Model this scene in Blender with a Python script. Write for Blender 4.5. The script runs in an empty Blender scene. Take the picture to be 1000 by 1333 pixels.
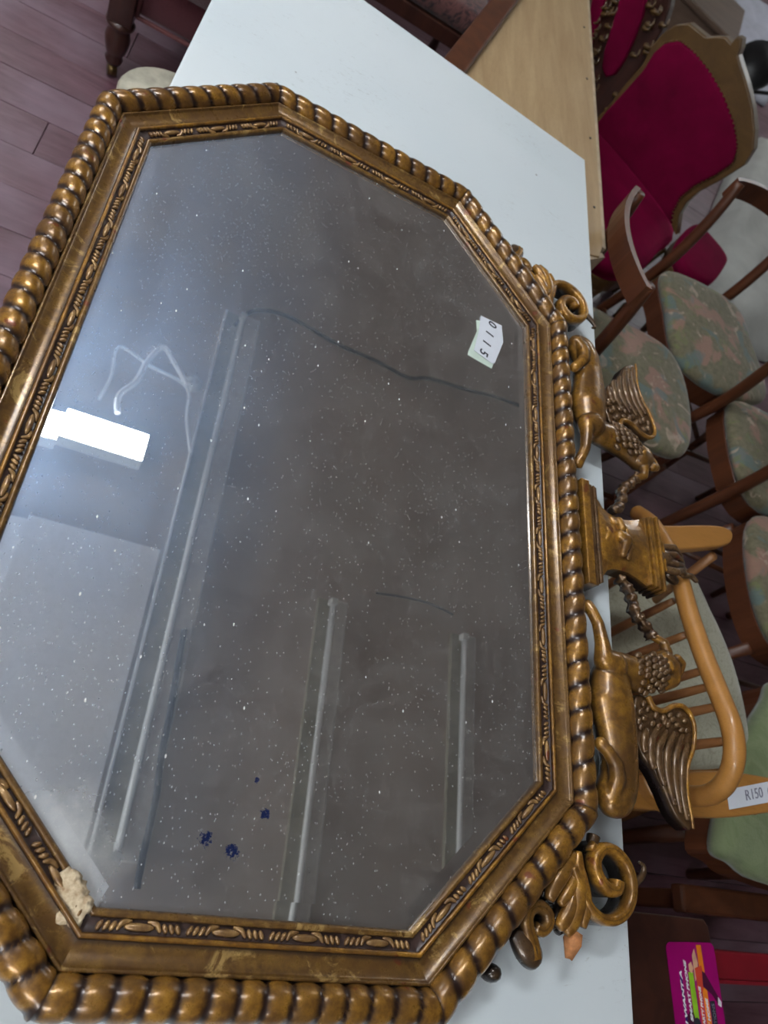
import bpy, bmesh, math, random
from mathutils import Vector, Matrix, noise
random.seed(7)
SC = bpy.context.scene
COL = SC.collection
# ------------------------------------------------------------------ camera
CAM = Vector((-0.24553, -0.48199, 0.66577))
M = Matrix(((0.8783448, 0.0772289, 0.4717479), (0.2896204, -0.8710902, -0.3966383), (0.3803030, 0.4850130, -0.7874846)))
F = 920.66
cd = bpy.data.cameras.new('camera'); cam = bpy.data.objects.new('camera', cd); COL.objects.link(cam)
cd.sensor_fit = 'HORIZONTAL'; cd.sensor_width = 36; cd.lens = 36 * F / 1000
cd.clip_start = 0.02; cd.clip_end = 60
mw = Matrix((M[0], -M[1], -M[2])).transposed().to_4x4(); mw.translation = CAM
cam.matrix_world = mw
cd.dof.use_dof = True; cd.dof.focus_distance = 0.76; cd.dof.aperture_fstop = 10.0
SC.camera = cam
# ------------------------------------------------------------------ world, exposure
w = bpy.data.worlds.new('world'); SC.world = w; w.use_nodes = True
w.node_tree.nodes['Background'].inputs[0].default_value = (0.8, 0.88, 1, 1)
w.node_tree.nodes['Background'].inputs[1].default_value = 0.3
SC.view_settings.view_transform = 'Standard'; SC.view_settings.look = 'None'
SC.view_settings.gamma = 1; SC.view_settings.exposure = 0.0; SC.view_settings.use_curve_mapping = False
LIT = 64.0          # strength of the fluorescent tubes
LITCOL = (0.90, 0.96, 1.0)

def ray(x, y):
    d = M.transposed() @ Vector(((x - 500) / F, (y - 666.5) / F, 1)); return d.normalized()
def H(x, y, z):            # point of the place at height z seen at a pixel of the photograph
    d = ray(x, y); return CAM + d * ((z - CAM.z) / d.z)
def HP(x, y, p, n):        # the same on an upright plane
    d = ray(x, y); return CAM + d * ((p - CAM).dot(n) / d.dot(n))
FLOOR = -0.77
TABLE = -0.030
# ------------------------------------------------------------------ materials
MATS = {}
class NT:
    def __init__(s, name):
        s.m = bpy.data.materials.new(name); s.m.use_nodes = True; s.t = s.m.node_tree
        s.b = s.t.nodes['Principled BSDF']; s.out = s.t.nodes['Material Output']
        s.tc = s.t.nodes.new('ShaderNodeTexCoord')
    def n(s, ty, **kw):
        nd = s.t.nodes.new(ty)
        for k, v in kw.items():
            if k == 'ins':
                for i, q in v.items():
                    if isinstance(q, bpy.types.NodeSocket): s.t.links.new(q, nd.inputs[i])
                    else: nd.inputs[i].default_value = q
            else: setattr(nd, k, v)
        return nd
    def coord(s, scale=(1, 1, 1), space='Object', rot=(0, 0, 0)):
        return s.n('ShaderNodeMapping', ins={0: s.tc.outputs[space], 2: rot, 3: scale}).outputs[0]
    def noise(s, vec, scale, detail=4, rough=.55, dist=0):
        return s.n('ShaderNodeTexNoise', ins={'Vector': vec, 'Scale': scale, 'Detail': detail, 'Roughness': rough, 'Distortion': dist}).outputs['Fac']
    def ramp(s, fac, stops, interp='LINEAR'):
        r = s.n('ShaderNodeValToRGB', ins={0: fac}); cr = r.color_ramp; cr.interpolation = interp
        while len(cr.elements) < len(stops): cr.elements.new(.5)
        for e, (p, c) in zip(cr.elements, stops):
            e.position = p; e.color = (*c, 1) if isinstance(c, tuple) else (c, c, c, 1)
        return r.outputs[0]
    def mix(s, f, a, b, mode='MIX'):
        nd = s.n('ShaderNodeMix', data_type='RGBA', blend_type=mode)
        for i, q in ((0, f), (6, a), (7, b)):
            if isinstance(q, bpy.types.NodeSocket): s.t.links.new(q, nd.inputs[i])
            else: nd.inputs[i].default_value = (*q, 1) if isinstance(q, tuple) else q
        return nd.outputs[2]
    def math(s, op, a, b=0.5, c=0.0):
        return s.n('ShaderNodeMath', operation=op, ins={0: a, 1: b, 2: c}).outputs[0]
    def bump(s, h, strength=.3, dist=.002):
        nd = s.n('ShaderNodeBump', ins={'Height': h, 'Strength': strength, 'Distance': dist}); s.set(Normal=nd.outputs[0])
    def set(s, **kw):
        for k, v in kw.items():
            k = k.replace('_', ' ')
            if isinstance(v, bpy.types.NodeSocket): s.t.links.new(v, s.b.inputs[k])
            elif isinstance(v, tuple): s.b.inputs[k].default_value = (*v, 1)
            else: s.b.inputs[k].default_value = v
def simple(name, col, rough=.5, var=.25, scale=30, metal=0, coat=0, bump=.1, stretch=(1, 1, 1), dark=None):
    if name in MATS: return MATS[name]
    t = NT(name); v = t.coord(stretch); f = t.noise(v, scale, 5)
    d = dark or tuple(c * (1 - var) for c in col); l = tuple(min(1, c * (1 + var)) for c in col)
    t.set(Base_Color=t.ramp(f, [(.3, d), (.7, l)]), Roughness=rough, Metallic=metal, Coat_Weight=coat)
    if bump: t.bump(f, bump)
    MATS[name] = t.m; return t.m
def gilt(name, gold=(.44, .215, .032), dark=(.028, .013, .010), sides=False, useattr=False, streak=(1, 1, 1), worn=False):
    t = NT(name)
    v = t.coord(streak); f = t.noise(v, 90, 6, .65); g = t.noise(v, 18, 3)
    c = t.mix(t.ramp(f, [(.38, 0.0), (.66, 1.0)]), tuple(x * y for x, y in zip(gold, (.38, .33, .35))), gold)
    c = t.mix(t.ramp(g, [(.42, 0.0), (.66, .8)]), c, (.13, .062, .020))
    red = t.noise(t.coord((1, 1, 1)), 42, 2, .4)
    c = t.mix(t.ramp(red, [(.70, 0.0), (.73, .8)]), c, (.17, .035, .015))
    if worn: c = t.mix(t.ramp(t.noise(v, 26, 7, .75, .8), [(.56, 0.0), (.62, .85)]), c, (.46, .29, .10))
    geo = t.n('ShaderNodeNewGeometry')
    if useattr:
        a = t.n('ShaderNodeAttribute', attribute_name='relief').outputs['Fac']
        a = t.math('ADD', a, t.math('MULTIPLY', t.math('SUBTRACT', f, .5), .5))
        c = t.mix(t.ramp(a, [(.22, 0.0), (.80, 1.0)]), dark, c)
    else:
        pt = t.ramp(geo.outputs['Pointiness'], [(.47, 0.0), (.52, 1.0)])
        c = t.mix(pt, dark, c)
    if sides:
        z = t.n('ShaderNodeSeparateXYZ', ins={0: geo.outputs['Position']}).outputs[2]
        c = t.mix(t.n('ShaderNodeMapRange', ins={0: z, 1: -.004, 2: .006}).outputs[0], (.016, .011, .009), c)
    t.set(Base_Color=c, Metallic=.35, Roughness=t.ramp(f, [(.3, .36), (.7, .24)]), Coat_Weight=.5, Coat_Roughness=.18)
    t.bump(f, .25, .0012)
    MATS[name] = t.m; return t.m
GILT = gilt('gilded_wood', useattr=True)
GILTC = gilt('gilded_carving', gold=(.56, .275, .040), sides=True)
GILTW = gilt('dark_gilded_carving', gold=(.20, .115, .05), sides=True)
COVE = gilt('gilded_cove', gold=(.27, .145, .036), dark=(.06, .035, .02), useattr=True, worn=True)
PATINA = simple('dark_patina', (.045, .026, .022), .35, .4, 120, bump=.2)
PLASTER = simple('chipped_gesso', (.62, .52, .36), .8, .3, 160, bump=.6, dark=(.33, .2, .1))
RAW = simple('raw_broken_wood', (.42, .17, .06), .8, .35, 120, bump=.6)
BACK = simple('frame_back_wood', (.05, .04, .035), .6)

def glass():
    t = NT('aged_mirror_glass')
    v = t.coord()
    nodes, L = t.t.nodes, t.t.links
    big = t.noise(v, 3.2, 4, .6, .6); fine = t.noise(v, 900, 2)
    tint = t.ramp(big, [(.3, (.76, .74, .71)), (.7, (.88, .86, .84))])
    gl = t.n('ShaderNodeBsdfAnisotropic', ins={'Color': tint, 'Roughness': .002})
    smear_glow = t.n('ShaderNodeBsdfAnisotropic', ins={'Color': (.50, .70, 1.0, 1), 'Roughness': .55})
    st = t.noise(t.coord((14, 1.3, 1), rot=(0, 0, .12)), 2.2, 3, .5)
    # left side: grease, with the lamp's blue haze glow put into its tint
    x = t.n('ShaderNodeSeparateXYZ', ins={0: v})
    left = t.n('ShaderNodeMapRange', interpolation_type='SMOOTHSTEP', ins={0: x.outputs[0], 1: .06, 2: -.24}).outputs[0]
    k = t.math('MULTIPLY', t.ramp(st, [(.2, .35), (.8, 1.0)]), t.math('MULTIPLY_ADD', left, .13, .004))
    veil = t.n('ShaderNodeBsdfAnisotropic', ins={'Color': (.40, .62, 1.0, 1), 'Roughness': .34})  # tighter blue lobe painting the lamp's glow on the glass
    m0 = t.n('ShaderNodeMixShader', ins={0: t.math('MULTIPLY', t.math('MULTIPLY_ADD', left, .10, .006), t.ramp(t.noise(v, 7, 5, .6, .8), [(.3, .35), (.7, 1.0)])), 1: gl.outputs[0], 2: veil.outputs[0]})
    m1 = t.n('ShaderNodeMixShader', ins={0: k, 1: m0.outputs[0], 2: smear_glow.outputs[0]})
    dust = t.n('ShaderNodeBsdfDiffuse', ins={'Color': (.66, .65, .63, 1)})
    sp = t.n('ShaderNodeTexVoronoi', ins={'Vector': t.coord((1, .45, 1), rot=(0, 0, .5)), 'Scale': 560.0, 'Randomness': 1.0})
    dot = t.ramp(sp.outputs['Distance'], [(.14, 1.0), (.30, 0.0)])
    rnd = t.n('ShaderNodeSeparateColor', ins={0: sp.outputs['Color']}).outputs[0]
    dens = t.noise(v, 9, 5, .7)
    keep = t.math('GREATER_THAN', t.math('ADD', t.math('MULTIPLY_ADD', dens, .95, rnd), t.math('MULTIPLY', left, .12)), 1.36)
    sp2 = t.n('ShaderNodeTexVoronoi', ins={'Vector': t.coord((1, .5, 1), rot=(0, 0, -.4)), 'Scale': 130.0})
    d2 = t.ramp(sp2.outputs['Distance'], [(.09, 1.0), (.14, 0.0)])
    k2 = t.math('GREATER_THAN', t.n('ShaderNodeSeparateColor', ins={0: sp2.outputs['Color']}).outputs[1], .93)
    film = t.math('MULTIPLY', t.ramp(t.noise(v, 9, 6, .75, 1.2), [(.40, 0.0), (.95, 1.0)]), .12)
    film = t.math('ADD', film, t.math('MULTIPLY', t.ramp(t.noise(v, 75, 5, .8), [(.5, 0.0), (.85, 1.0)]), .10))
    film = t.math('ADD', film, t.math('MULTIPLY', fine, .07))
    film = t.math('ADD', film, .016)
    # milky bloom along the sight edge and in the chipped corner
    r = t.n('ShaderNodeVectorMath', operation='DISTANCE', ins={0: v, 1: (-.19, -.475, .026)}).outputs['Value']
    bl = t.n('ShaderNodeMapRange', ins={0: t.math('MULTIPLY_ADD', t.noise(v, 30, 4), .06, r), 1: .10, 2: .03, 3: 0, 4: .55}).outputs[0]
    df = t.math('MAXIMUM', t.math('MULTIPLY', dot, t.math('MULTIPLY', keep, .5)), t.math('MULTIPLY', d2, k2))
    df = t.math('MAXIMUM', t.math('ADD', film, bl), df)
    m2 = t.n('ShaderNodeMixShader', ins={0: df, 1: m1.outputs[0], 2: dust.outputs[0]})
    # lost silvering, dark blue crumbs
    blue = t.n('ShaderNodeBsdfDiffuse', ins={'Color': (.012, .018, .06, 1)})
    nz = t.noise(v, 300, 5, .8)
    acc = None
    for (px, py, rad) in ((268, 1092, .017), (302, 1108, .018), (345, 1060, .014), (335, 1015, .007)):
        c = H(px, py, -.004)
        dd = t.n('ShaderNodeVectorMath', operation='DISTANCE', ins={0: v, 1: (c.x, c.y, c.z - TABLE)}).outputs['Value']
        q = t.n('ShaderNodeMapRange', ins={0: dd, 1: rad, 2: rad * .2, 3: 0, 4: .56}).outputs[0]
        acc = q if acc is None else t.math('MAXIMUM', acc, q)
    sel = t.math('GREATER_THAN', t.math('ADD', acc, nz), 1.0)
    m3 = t.n('ShaderNodeMixShader', ins={0: sel, 1: m2.outputs[0], 2: blue.outputs[0]})
    L.new(m3.outputs[0], t.out.inputs[0])
    return t.m
GLASS = glass()
def white_top():
    t = NT('scuffed_white_paint'); v = t.coord()
    a = t.noise(v, 6, 6, .7); b = t.noise(t.coord((1, 3, 1)), 45, 6, .8, 1.5); c = t.noise(v, 2.5, 2)
    col = t.mix(t.ramp(c, [(.3, 0.0), (.7, 1.0)]), (.60, .65, .68), (.66, .70, .72))
    sc = t.math('MULTIPLY', t.ramp(b, [(.57, 0.0), (.70, .7)]), t.ramp(a, [(.50, 0.0), (.62, 1.0)]))
    col = t.mix(sc, col, (.28, .26, .24))
    sp = t.n('ShaderNodeTexVoronoi', ins={'Vector': v, 'Scale': 22.0})
    k = t.math('MULTIPLY', t.math('GREATER_THAN', t.n('ShaderNodeSeparateColor', ins={0: sp.outputs['Color']}).outputs[0], .84), t.ramp(sp.outputs['Distance'], [(.05, 1.0), (.075, 0.0)]))
    col = t.mix(k, col, (.2, .18, .16))
    t.set(Base_Color=col, Roughness=.42, Specular_IOR_Level=.4); t.bump(a, .05); return t.m
WHITE = white_top()
def wood(name, a, b, rough=.45, scale=14, axis=0, coat=.1):
    if name in MATS: return MATS[name]
    t = NT(name); st = [9, 9, 9]; st[axis] = 1
    f = t.noise(t.coord(tuple(st)), scale / 4, 6, .6, .6); g = t.noise(t.coord(tuple(x * 6 for x in st)), scale, 3)
    c = t.mix(t.ramp(f, [(.3, 0.0), (.7, 1.0)]), a, b); c = t.mix(t.ramp(g, [(.5, 0.0), (.8, .35)]), c, tuple(x * .55 for x in a))
    t.set(Base_Color=c, Roughness=rough, Coat_Weight=coat); t.bump(f, .08); MATS[name] = t.m; return t.m
PLY = wood('pale_plywood', (.36, .23, .115), (.47, .33, .18), .5, 14, 1)
PLYEDGE = simple('plywood_edge', (.46, .35, .24), .6)
REDWOOD = wood('teak_brown_wood', (.062, .019, .008), (.115, .036, .014), .38, 14, 2)
HONEY = wood('honey_wood', (.36, .155, .032), (.48, .22, .055), .35, 10, 0, .2)
HONEYD = wood('spindle_wood', (.24, .10, .032), (.30, .13, .045), .4, 10, 2)
MAHOG = wood('dark_mahogany', (.030, .011, .008), (.065, .022, .014), .3, 10, 2, .3)
WALNUT = wood('walnut_show_wood', (.085, .045, .014), (.14, .075, .024), .35, 10, 0, .3)
def planks():
    t = NT('purple_painted_boards'); v = t.coord((1, 1, 1))
    rn = t.n('ShaderNodeObjectInfo').outputs['Random']
    off = t.n('ShaderNodeVectorMath', operation='ADD', ins={0: v, 1: t.n('ShaderNodeCombineXYZ', ins={0: t.math('MULTIPLY', rn, 40.0), 1: t.math('MULTIPLY', rn, 17.0)}).outputs[0]}).outputs[0]
    st = t.n('ShaderNodeVectorMath', operation='MULTIPLY', ins={0: off, 1: (1.3, 9, 9)}).outputs[0]
    f = t.noise(st, 3.2, 7, .7, .8); g = t.noise(off, 2.2, 4, .6); h = t.noise(st, 22, 4, .7)
    c = t.mix(t.ramp(f, [(.3, 0.0), (.72, 1.0)]), (.075, .028, .038), (.17, .085, .11))
    c = t.mix(t.ramp(g, [(.46, 0.0), (.75, .8)]), c, (.24, .17, .215))
    c = t.mix(t.ramp(h, [(.62, 0.0), (.72, .6)]), c, (.055, .02, .025))
    t.set(Base_Color=c, Roughness=t.ramp(g, [(.3, .30), (.7, .5)])); t.bump(f, .2); return t.m
PLANK = planks()
GAP = simple('subfloor_dark', (.012, .006, .007), .9, bump=0)
def velvet():
    t = NT('crimson_velvet'); v = t.coord(); f = t.noise(v, 5, 4, .6); g = t.noise(v, 400, 2)
    c = t.mix(t.ramp(f, [(.3, 0.0), (.75, 1.0)]), (.085, .0, .015), (.19, .001, .036))
    t.set(Base_Color=c, Roughness=.85, Sheen_Weight=.25, Sheen_Roughness=.35, Sheen_Tint=(.9, .02, .2), Specular_IOR_Level=.1); t.bump(g, .15); return t.m
VELVET = velvet()
def floral():
    t = NT('floral_seat_fabric'); v = t.coord()
    rn = t.n('ShaderNodeObjectInfo').outputs['Random']
    v = t.n('ShaderNodeVectorMath', operation='ADD', ins={0: v, 1: t.n('ShaderNodeCombineXYZ', ins={0: t.math('MULTIPLY', rn, 30.0)}).outputs[0]}).outputs[0]
    a = t.noise(v, 11, 3, .5, .6); b = t.noise(v, 17, 3, .6, 1.0); d = t.noise(v, 13, 2, .5, .4); w_ = t.noise(v, 160, 2, .7)
    bn = t.noise(v, 60, 3, .7)
    c = t.mix(t.ramp(bn, [(.3, 0.0), (.7, 1.0)]), (.105, .095, .05), (.185, .16, .10))
    c = t.mix(t.ramp(a, [(.56, 0.0), (.62, .8)]), c, (.30, .16, .12))
    c = t.mix(t.ramp(d, [(.56, 0.0), (.64, .75)]), c, (.10, .155, .15))
    c = t.mix(t.ramp(b, [(.60, 0.0), (.67, .7)]), c, (.45, .34, .26))
    c = t.mix(t.ramp(b, [(.34, .6), (.40, .0)]), c, (.15, .17, .06))
    t.set(Base_Color=c, Roughness=.9, Sheen_Weight=.2); t.bump(w_, .5); return t.m
FLORAL = floral()
def weave(name, a, b, sc=38):
    t = NT(name); v = t.coord(); f = t.noise(v, sc, 5, .75, 2.0); g = t.noise(v, 300, 2)
    t.set(Base_Color=t.ramp(f, [(.38, a), (.50, b), (.60, a)]), Roughness=.92, Sheen_Weight=.3); t.bump(g, .4); return t.m
CUSH = weave('grey_green_damask', (.30, .285, .20), (.42, .40, .30))
GREEN = weave('pale_green_fabric', (.15, .19, .085), (.19, .23, .115), 9)
BURG = weave('burgundy_upholstery', (.085, .016, .022), (.10, .022, .03), 60)
PIPING = simple('faded_piping', (.17, .06, .06), .8)
CLOTH = simple('off_white_sheet', (.52, .53, .50), .9, .1, 8)
GREYMAT = simple('grey_sheet', (.42, .43, .50), .85, .12, 5)
BLACK = simple('black_plastic', (.012, .012, .014), .35, .3)
CHROME = simple('chrome', (.7, .7, .72), .15, .05, metal=1, bump=0)
BRASS = simple('dull_brass', (.18, .12, .05), .35, .2, metal=.9)
REDP = simple('red_painted_wood', (.20, .008, .016), .35, .15, 12)
PAPER = simple('white_paper', (.66, .68, .74), .7, .04, bump=0)
PAPERG = simple('greenish_old_paper', (.55, .64, .56), .7, .1, bump=0)
INK = simple('black_ink', (.02, .02, .03), .6, bump=0)
PENCIL = simple('pencil_grey', (.20, .20, .26), .7, bump=0)
BEIGE = simple('beige_paint', (.40, .37, .29), .6)
CEIL = simple('dull_ceiling_boards', (.40, .335, .29), .7, .1, 1.2, bump=0)
CEILW = simple('white_ceiling_board', (.88, .90, .90), .6, .05, 3, bump=0)
BATTEN = simple('shaded_batten_housing', (.27, .25, .19), .5, .1, bump=0)  # brown grey of the shaded housing put into its colour
GEAR = simple('grey_gear_cover', (.50, .48, .44), .4, .08, bump=0)
TUBEOFF = simple('unlit_tube', (.80, .84, .85), .2, .03, bump=0)
ENAMEL = simple('white_enamel', (.62, .63, .61), .35, .05, bump=0)
CABLE = simple('dark_cable', (.03, .035, .05), .6, bump=0)
CORD = simple('white_cord', (.85, .88, .9), .4, .03, bump=0)
WALL = simple('cream_wall_paint', (.42, .41, .38), .8, .06, 2, bump=0)
def emit(name, s):
    t = NT(name); t.set(Base_Color=(.9, .9, .9), Emission_Color=LITCOL, Emission_Strength=s); return t.m
TUBE = emit('lit_fluorescent_diffuser', LIT)

# ------------------------------------------------------------------ object helpers
def link(o, parent=None, kind=None, label=None):
    COL.objects.link(o)
    if parent is not None: o.parent = parent
    if kind: o['kind'] = kind
    if label: o['label'] = label
    return o
def mesh_obj(name, bm, mats, parent=None, smooth=False, origin=None, **kw):
    bmesh.ops.recalc_face_normals(bm, faces=bm.faces)
    if origin is not None: bmesh.ops.translate(bm, verts=bm.verts, vec=-Vector(origin))
    me = bpy.data.meshes.new(name); bm.to_mesh(me); bm.free()
    for m in (mats if isinstance(mats, (list, tuple)) else [mats]): me.materials.append(m)
    if smooth:
        for p in me.polygons: p.use_smooth = True
    return link(bpy.data.objects.new(name, me), parent, **kw)
def part(name, bm, mats, root, smooth=False, **kw):
    """bm is in world coordinates for an unrotated thing"""
    o = root; org = Vector((0, 0, 0))
    while o is not None: org += o.location; o = o.parent
    return mesh_obj(name, bm, mats, root, smooth, org, **kw)
def thing(name, label, cat, loc=(0, 0, 0), group=None, rotz=0):
    o = bpy.data.objects.new(name, None); COL.objects.link(o); o.location = loc; o.rotation_euler = (0, 0, rotz)
    o.empty_display_size = .05
    o['label'] = label; o['category'] = cat
    if group: o['group'] = group
    return o
def tagobj(o, label, cat, group=None):
    o['label'] = label; o['category'] = cat
    if group: o['group'] = group
    return o
def B(): return bmesh.new()
def box(bm, c, s, rot=None, bev=0, mi=0):
    r = bmesh.ops.create_cube(bm, size=1); vs = r['verts']
    mt = Matrix.Translation(Vector(c)) @ (rot.to_4x4() if rot is not None else Matrix()) @ Matrix.Diagonal((*s, 1))
    bmesh.ops.transform(bm, matrix=mt, verts=vs)
    fs = {f for v in vs for f in v.link_faces}
    for f in fs: f.material_index = mi
    if bev:
        es = {e for v in vs for e in v.link_edges}
        bmesh.ops.bevel(bm, geom=list(es), offset=bev, segments=2, profile=.5, affect='EDGES')
def prism(bm, pts, z0, z1, bev=0, mi=0):
    """pts: list of xy; vertical extrusion"""
    lo = [bm.verts.new((p[0], p[1], z0)) for p in pts]; hi = [bm.verts.new((p[0], p[1], z1)) for p in pts]
    n = len(pts); fs = [bm.faces.new(hi), bm.faces.new(lo[::-1])]
    for i in range(n): fs.append(bm.faces.new((lo[i], lo[(i + 1) % n], hi[(i + 1) % n], hi[i])))
    for f in fs: f.material_index = mi
    if bev:
        es = list(fs[0].edges)
        bmesh.ops.recalc_face_normals(bm, faces=fs)
        bmesh.ops.bevel(bm, geom=es, offset=bev, segments=3, profile=.5, affect='EDGES')
def slab(bm, pts, nrm, th, bev=0):
    """pts: 3-D coplanar outline, extruded by th against nrm"""
    a = [bm.verts.new(p) for p in pts]; b = [bm.verts.new(p - nrm * th) for p in pts]; n = len(pts)
    fs = [bm.faces.new(a), bm.faces.new(b[::-1])]
    for i in range(n): fs.append(bm.faces.new((a[i], a[(i + 1) % n], b[(i + 1) % n], b[i])))
    if bev:
        bmesh.ops.recalc_face_normals(bm, faces=fs)
        bmesh.ops.bevel(bm, geom=list(fs[0].edges), offset=bev, segments=3, profile=.5, affect='EDGES')
def cr(pts, n=6, closed=False):
    """Catmull-Rom through tuples of any length"""
    out = []; N = len(pts); rng = range(N if closed else N - 1)
    for i in rng:
        g = (lambda k: pts[k % N]) if closed else (lambda k: pts[max(0, min(N - 1, k))])
        p0, p1, p2, p3 = g(i - 1), g(i), g(i + 1), g(i + 2)
        for j in range(n):
            t = j / n
            out.append(tuple(.5 * (2 * b + (c - a) * t + (2 * a - 5 * b + 4 * c - d) * t * t + (3 * b - a - 3 * c + d) * t ** 3) for a, b, c, d in zip(p0, p1, p2, p3)))
    if not closed: out.append(tuple(pts[-1]))
    return out
def tube(bm, pts, rad, seg=10, flat=1.0, cap=True, up=Vector((0, 0, 1)), mi=0):
    """swept tube; rad: number or list; flat: squash along `up`"""
    P = [Vector(p[:3]) for p in pts]; n = len(P); rings = []
    for i, p in enumerate(P):
        t = (P[min(i + 1, n - 1)] - P[max(i - 1, 0)]).normalized()
        u = up if abs(t.dot(up)) < .95 else Vector((1, 0, 0))
        s = t.cross(u).normalized(); q = s.cross(t).normalized()
        r = rad[i] if isinstance(rad, (list, tuple)) else rad
        rings.append([bm.verts.new(p + s * math.cos(a) * r + q * math.sin(a) * r * flat) for a in [2 * math.pi * k / seg for k in range(seg)]])
    for a, b in zip(rings, rings[1:]):
        for k in range(seg): bm.faces.new((a[k], a[(k + 1) % seg], b[(k + 1) % seg], b[k])).material_index = mi
    if cap:
        for r_ in (rings[0][::-1], rings[-1]): bm.faces.new(r_).material_index = mi
def ball(bm, c, r, sc=(1, 1, 1), rot=0, sub=2):
    g = bmesh.ops.create_icosphere(bm, subdivisions=sub, radius=r)
    bmesh.ops.transform(bm, matrix=Matrix.Translation(Vector(c)) @ Matrix.Rotation(rot, 4, 'Z') @ Matrix.Diagonal((*sc, 1)), verts=g['verts'])
def caps(bm, pts, flat=1.0):
    """tapered chain x,y,z,r made of closely set balls (for the voxel union)"""
    for a, b in zip(pts, pts[1:]):
        d = (Vector(b[:3]) - Vector(a[:3])).length; n = max(2, int(d / (min(a[3], b[3]) * .16)))
        for i in range(n + 1):
            t = i / n; q = [x + (y - x) * t for x, y in zip(a, b)]
            ball(bm, q[:3], q[3], (1, 1, flat), sub=3 if q[3] > .015 else 2)
def lathe(bm, prof, c, axis=Vector((0, 0, 1)), seg=16):
    """prof: (radius, height) along axis from c"""
    u = axis.orthogonal().normalized(); v = axis.cross(u); rings = []
    for r, h in prof: rings.append([bm.verts.new(Vector(c) + axis * h + (u * math.cos(a) + v * math.sin(a)) * r) for a in [2 * math.pi * k / seg for k in range(seg)]])
    for a, b in zip(rings, rings[1:]):
        for k in range(seg): bm.faces.new((a[k], a[(k + 1) % seg], b[(k + 1) % seg], b[k]))
    bm.faces.new(rings[0][::-1]); bm.faces.new(rings[-1])
def cushion(bm, out, z0, z1, puff=.35, n=6):
    """padded seat from an outline of xy points"""
    cx = sum(p[0] for p in out) / len(out); cy = sum(p[1] for p in out) / len(out); rings = []
    prof = [(1 - .02, 0), (1, .35), (.985, .62), (.95, .80), (.86, .92), (.65, 1.0), (.35, 1.0 + puff * .5), (.1, 1 + puff * .6)]
    for s, h in prof: rings.append([bm.verts.new((cx + (p[0] - cx) * s, cy + (p[1] - cy) * s, z0 + (z1 - z0) * h)) for p in out])
    N = len(out)
    for a, b in zip(rings, rings[1:]):
        for k in range(N): bm.faces.new((a[k], a[(k + 1) % N], b[(k + 1) % N], b[k]))
    bm.faces.new(rings[0][::-1]); bm.faces.new(rings[-1])
def text(name, s, size, mat, parent, loc, rot, depth=.0003, shear=0, sx=1, space=1.0, bold=0):
    cu = bpy.data.curves.new(name, 'FONT'); cu.body = s; cu.size = size; cu.extrude = depth; cu.shear = shear; cu.align_x = 'CENTER'; cu.align_y = 'CENTER'; cu.space_character = space; cu.offset = bold
    tmp = bpy.data.objects.new(name, cu); COL.objects.link(tmp)
    me = bpy.data.meshes.new_from_object(tmp.evaluated_get(bpy.context.evaluated_depsgraph_get()))
    COL.objects.unlink(tmp); bpy.data.objects.remove(tmp)
    me.materials.clear(); me.materials.append(mat)
    o = bpy.data.objects.new(name, me); link(o, parent); o.location = loc; o.rotation_euler = rot; o.scale = (sx, 1, 1); return o
def dup(root, loc, rotz, label):
    r = root.copy(); COL.objects.link(r); r.location = loc; r.rotation_euler = (0, 0, rotz); r['label'] = label
    for ch in list(root.children):
        c = ch.copy(); COL.objects.link(c); c.parent = r
        for g in ch.children:
            d = g.copy(); COL.objects.link(d); d.parent = c
    return r

# ================================================================== the room
X0, X1, Y0, Y1, CZ = -3.2, 5.2, -3.6, 6.6, 2.2
bm = B(); box(bm, ((X0 + X1) / 2, (Y0 + Y1) / 2, FLOOR - .07), (X1 - X0, Y1 - Y0, .08)); fl = mesh_obj('floor', bm, GAP, kind='structure')
bm = B(); box(bm, ((X0 + X1) / 2, (Y0 + Y1) / 2, CZ + .05), (X1 - X0, Y1 - Y0, .1)); ceiling = mesh_obj('ceiling', bm, CEIL, kind='structure')
for nm, c, s in (('wall_left', (X0 - .05, (Y0 + Y1) / 2, .7), (.1, Y1 - Y0, 3.1)), ('wall_right', (X1 + .05, (Y0 + Y1) / 2, .7), (.1, Y1 - Y0, 3.1)),
                 ('wall_back', ((X0 + X1) / 2, Y1 + .05, .7), (X1 - X0, .1, 3.1)), ('wall_front', ((X0 + X1) / 2, Y0 - .05, .7), (X1 - X0, .1, 3.1))):
    bm = B(); box(bm, c, s); mesh_obj(nm, bm, WALL, kind='structure')
# floorboards, each its own piece; they run along x
PW = .13; pm = {}
def plank_mesh(L):
    L = round(L, 2)
    if L not in pm:
        bm = B(); box(bm, (0, 0, -.015), (L - .002, PW - .0014, .03), bev=.001)
        me = bpy.data.meshes.new('floorboard'); bmesh.ops.recalc_face_normals(bm, faces=bm.faces); bm.to_mesh(me); bm.free(); me.materials.append(PLANK); pm[L] = me
    return pm[L]
j = 0; y = 1.20 - PW * 20
while y < Y1 - PW:
    x = X0; k = 0
    while x < X1 - .05:
        L = min([2.4, 3.0, 1.8, 2.1][(j * 3 + k) % 4], X1 - x)
        if k == 0: L = [1.1, 2.0, 1.5, 2.7, .8][j % 5]
        if L < .3: break
        o = bpy.data.objects.new('floorboard', plank_mesh(L)); link(o, fl)
        o.location = (x + round(L, 2) / 2, y + PW / 2, FLOOR + random.uniform(-.0008, .0008)); x += L; k += 1
    y += PW; j += 1
bm = B(); box(bm, (-.92, -.30, CZ - .011), (2.05, 2.1, .022)); mesh_obj('trim_1', bm, CEILW, kind='structure')
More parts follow.
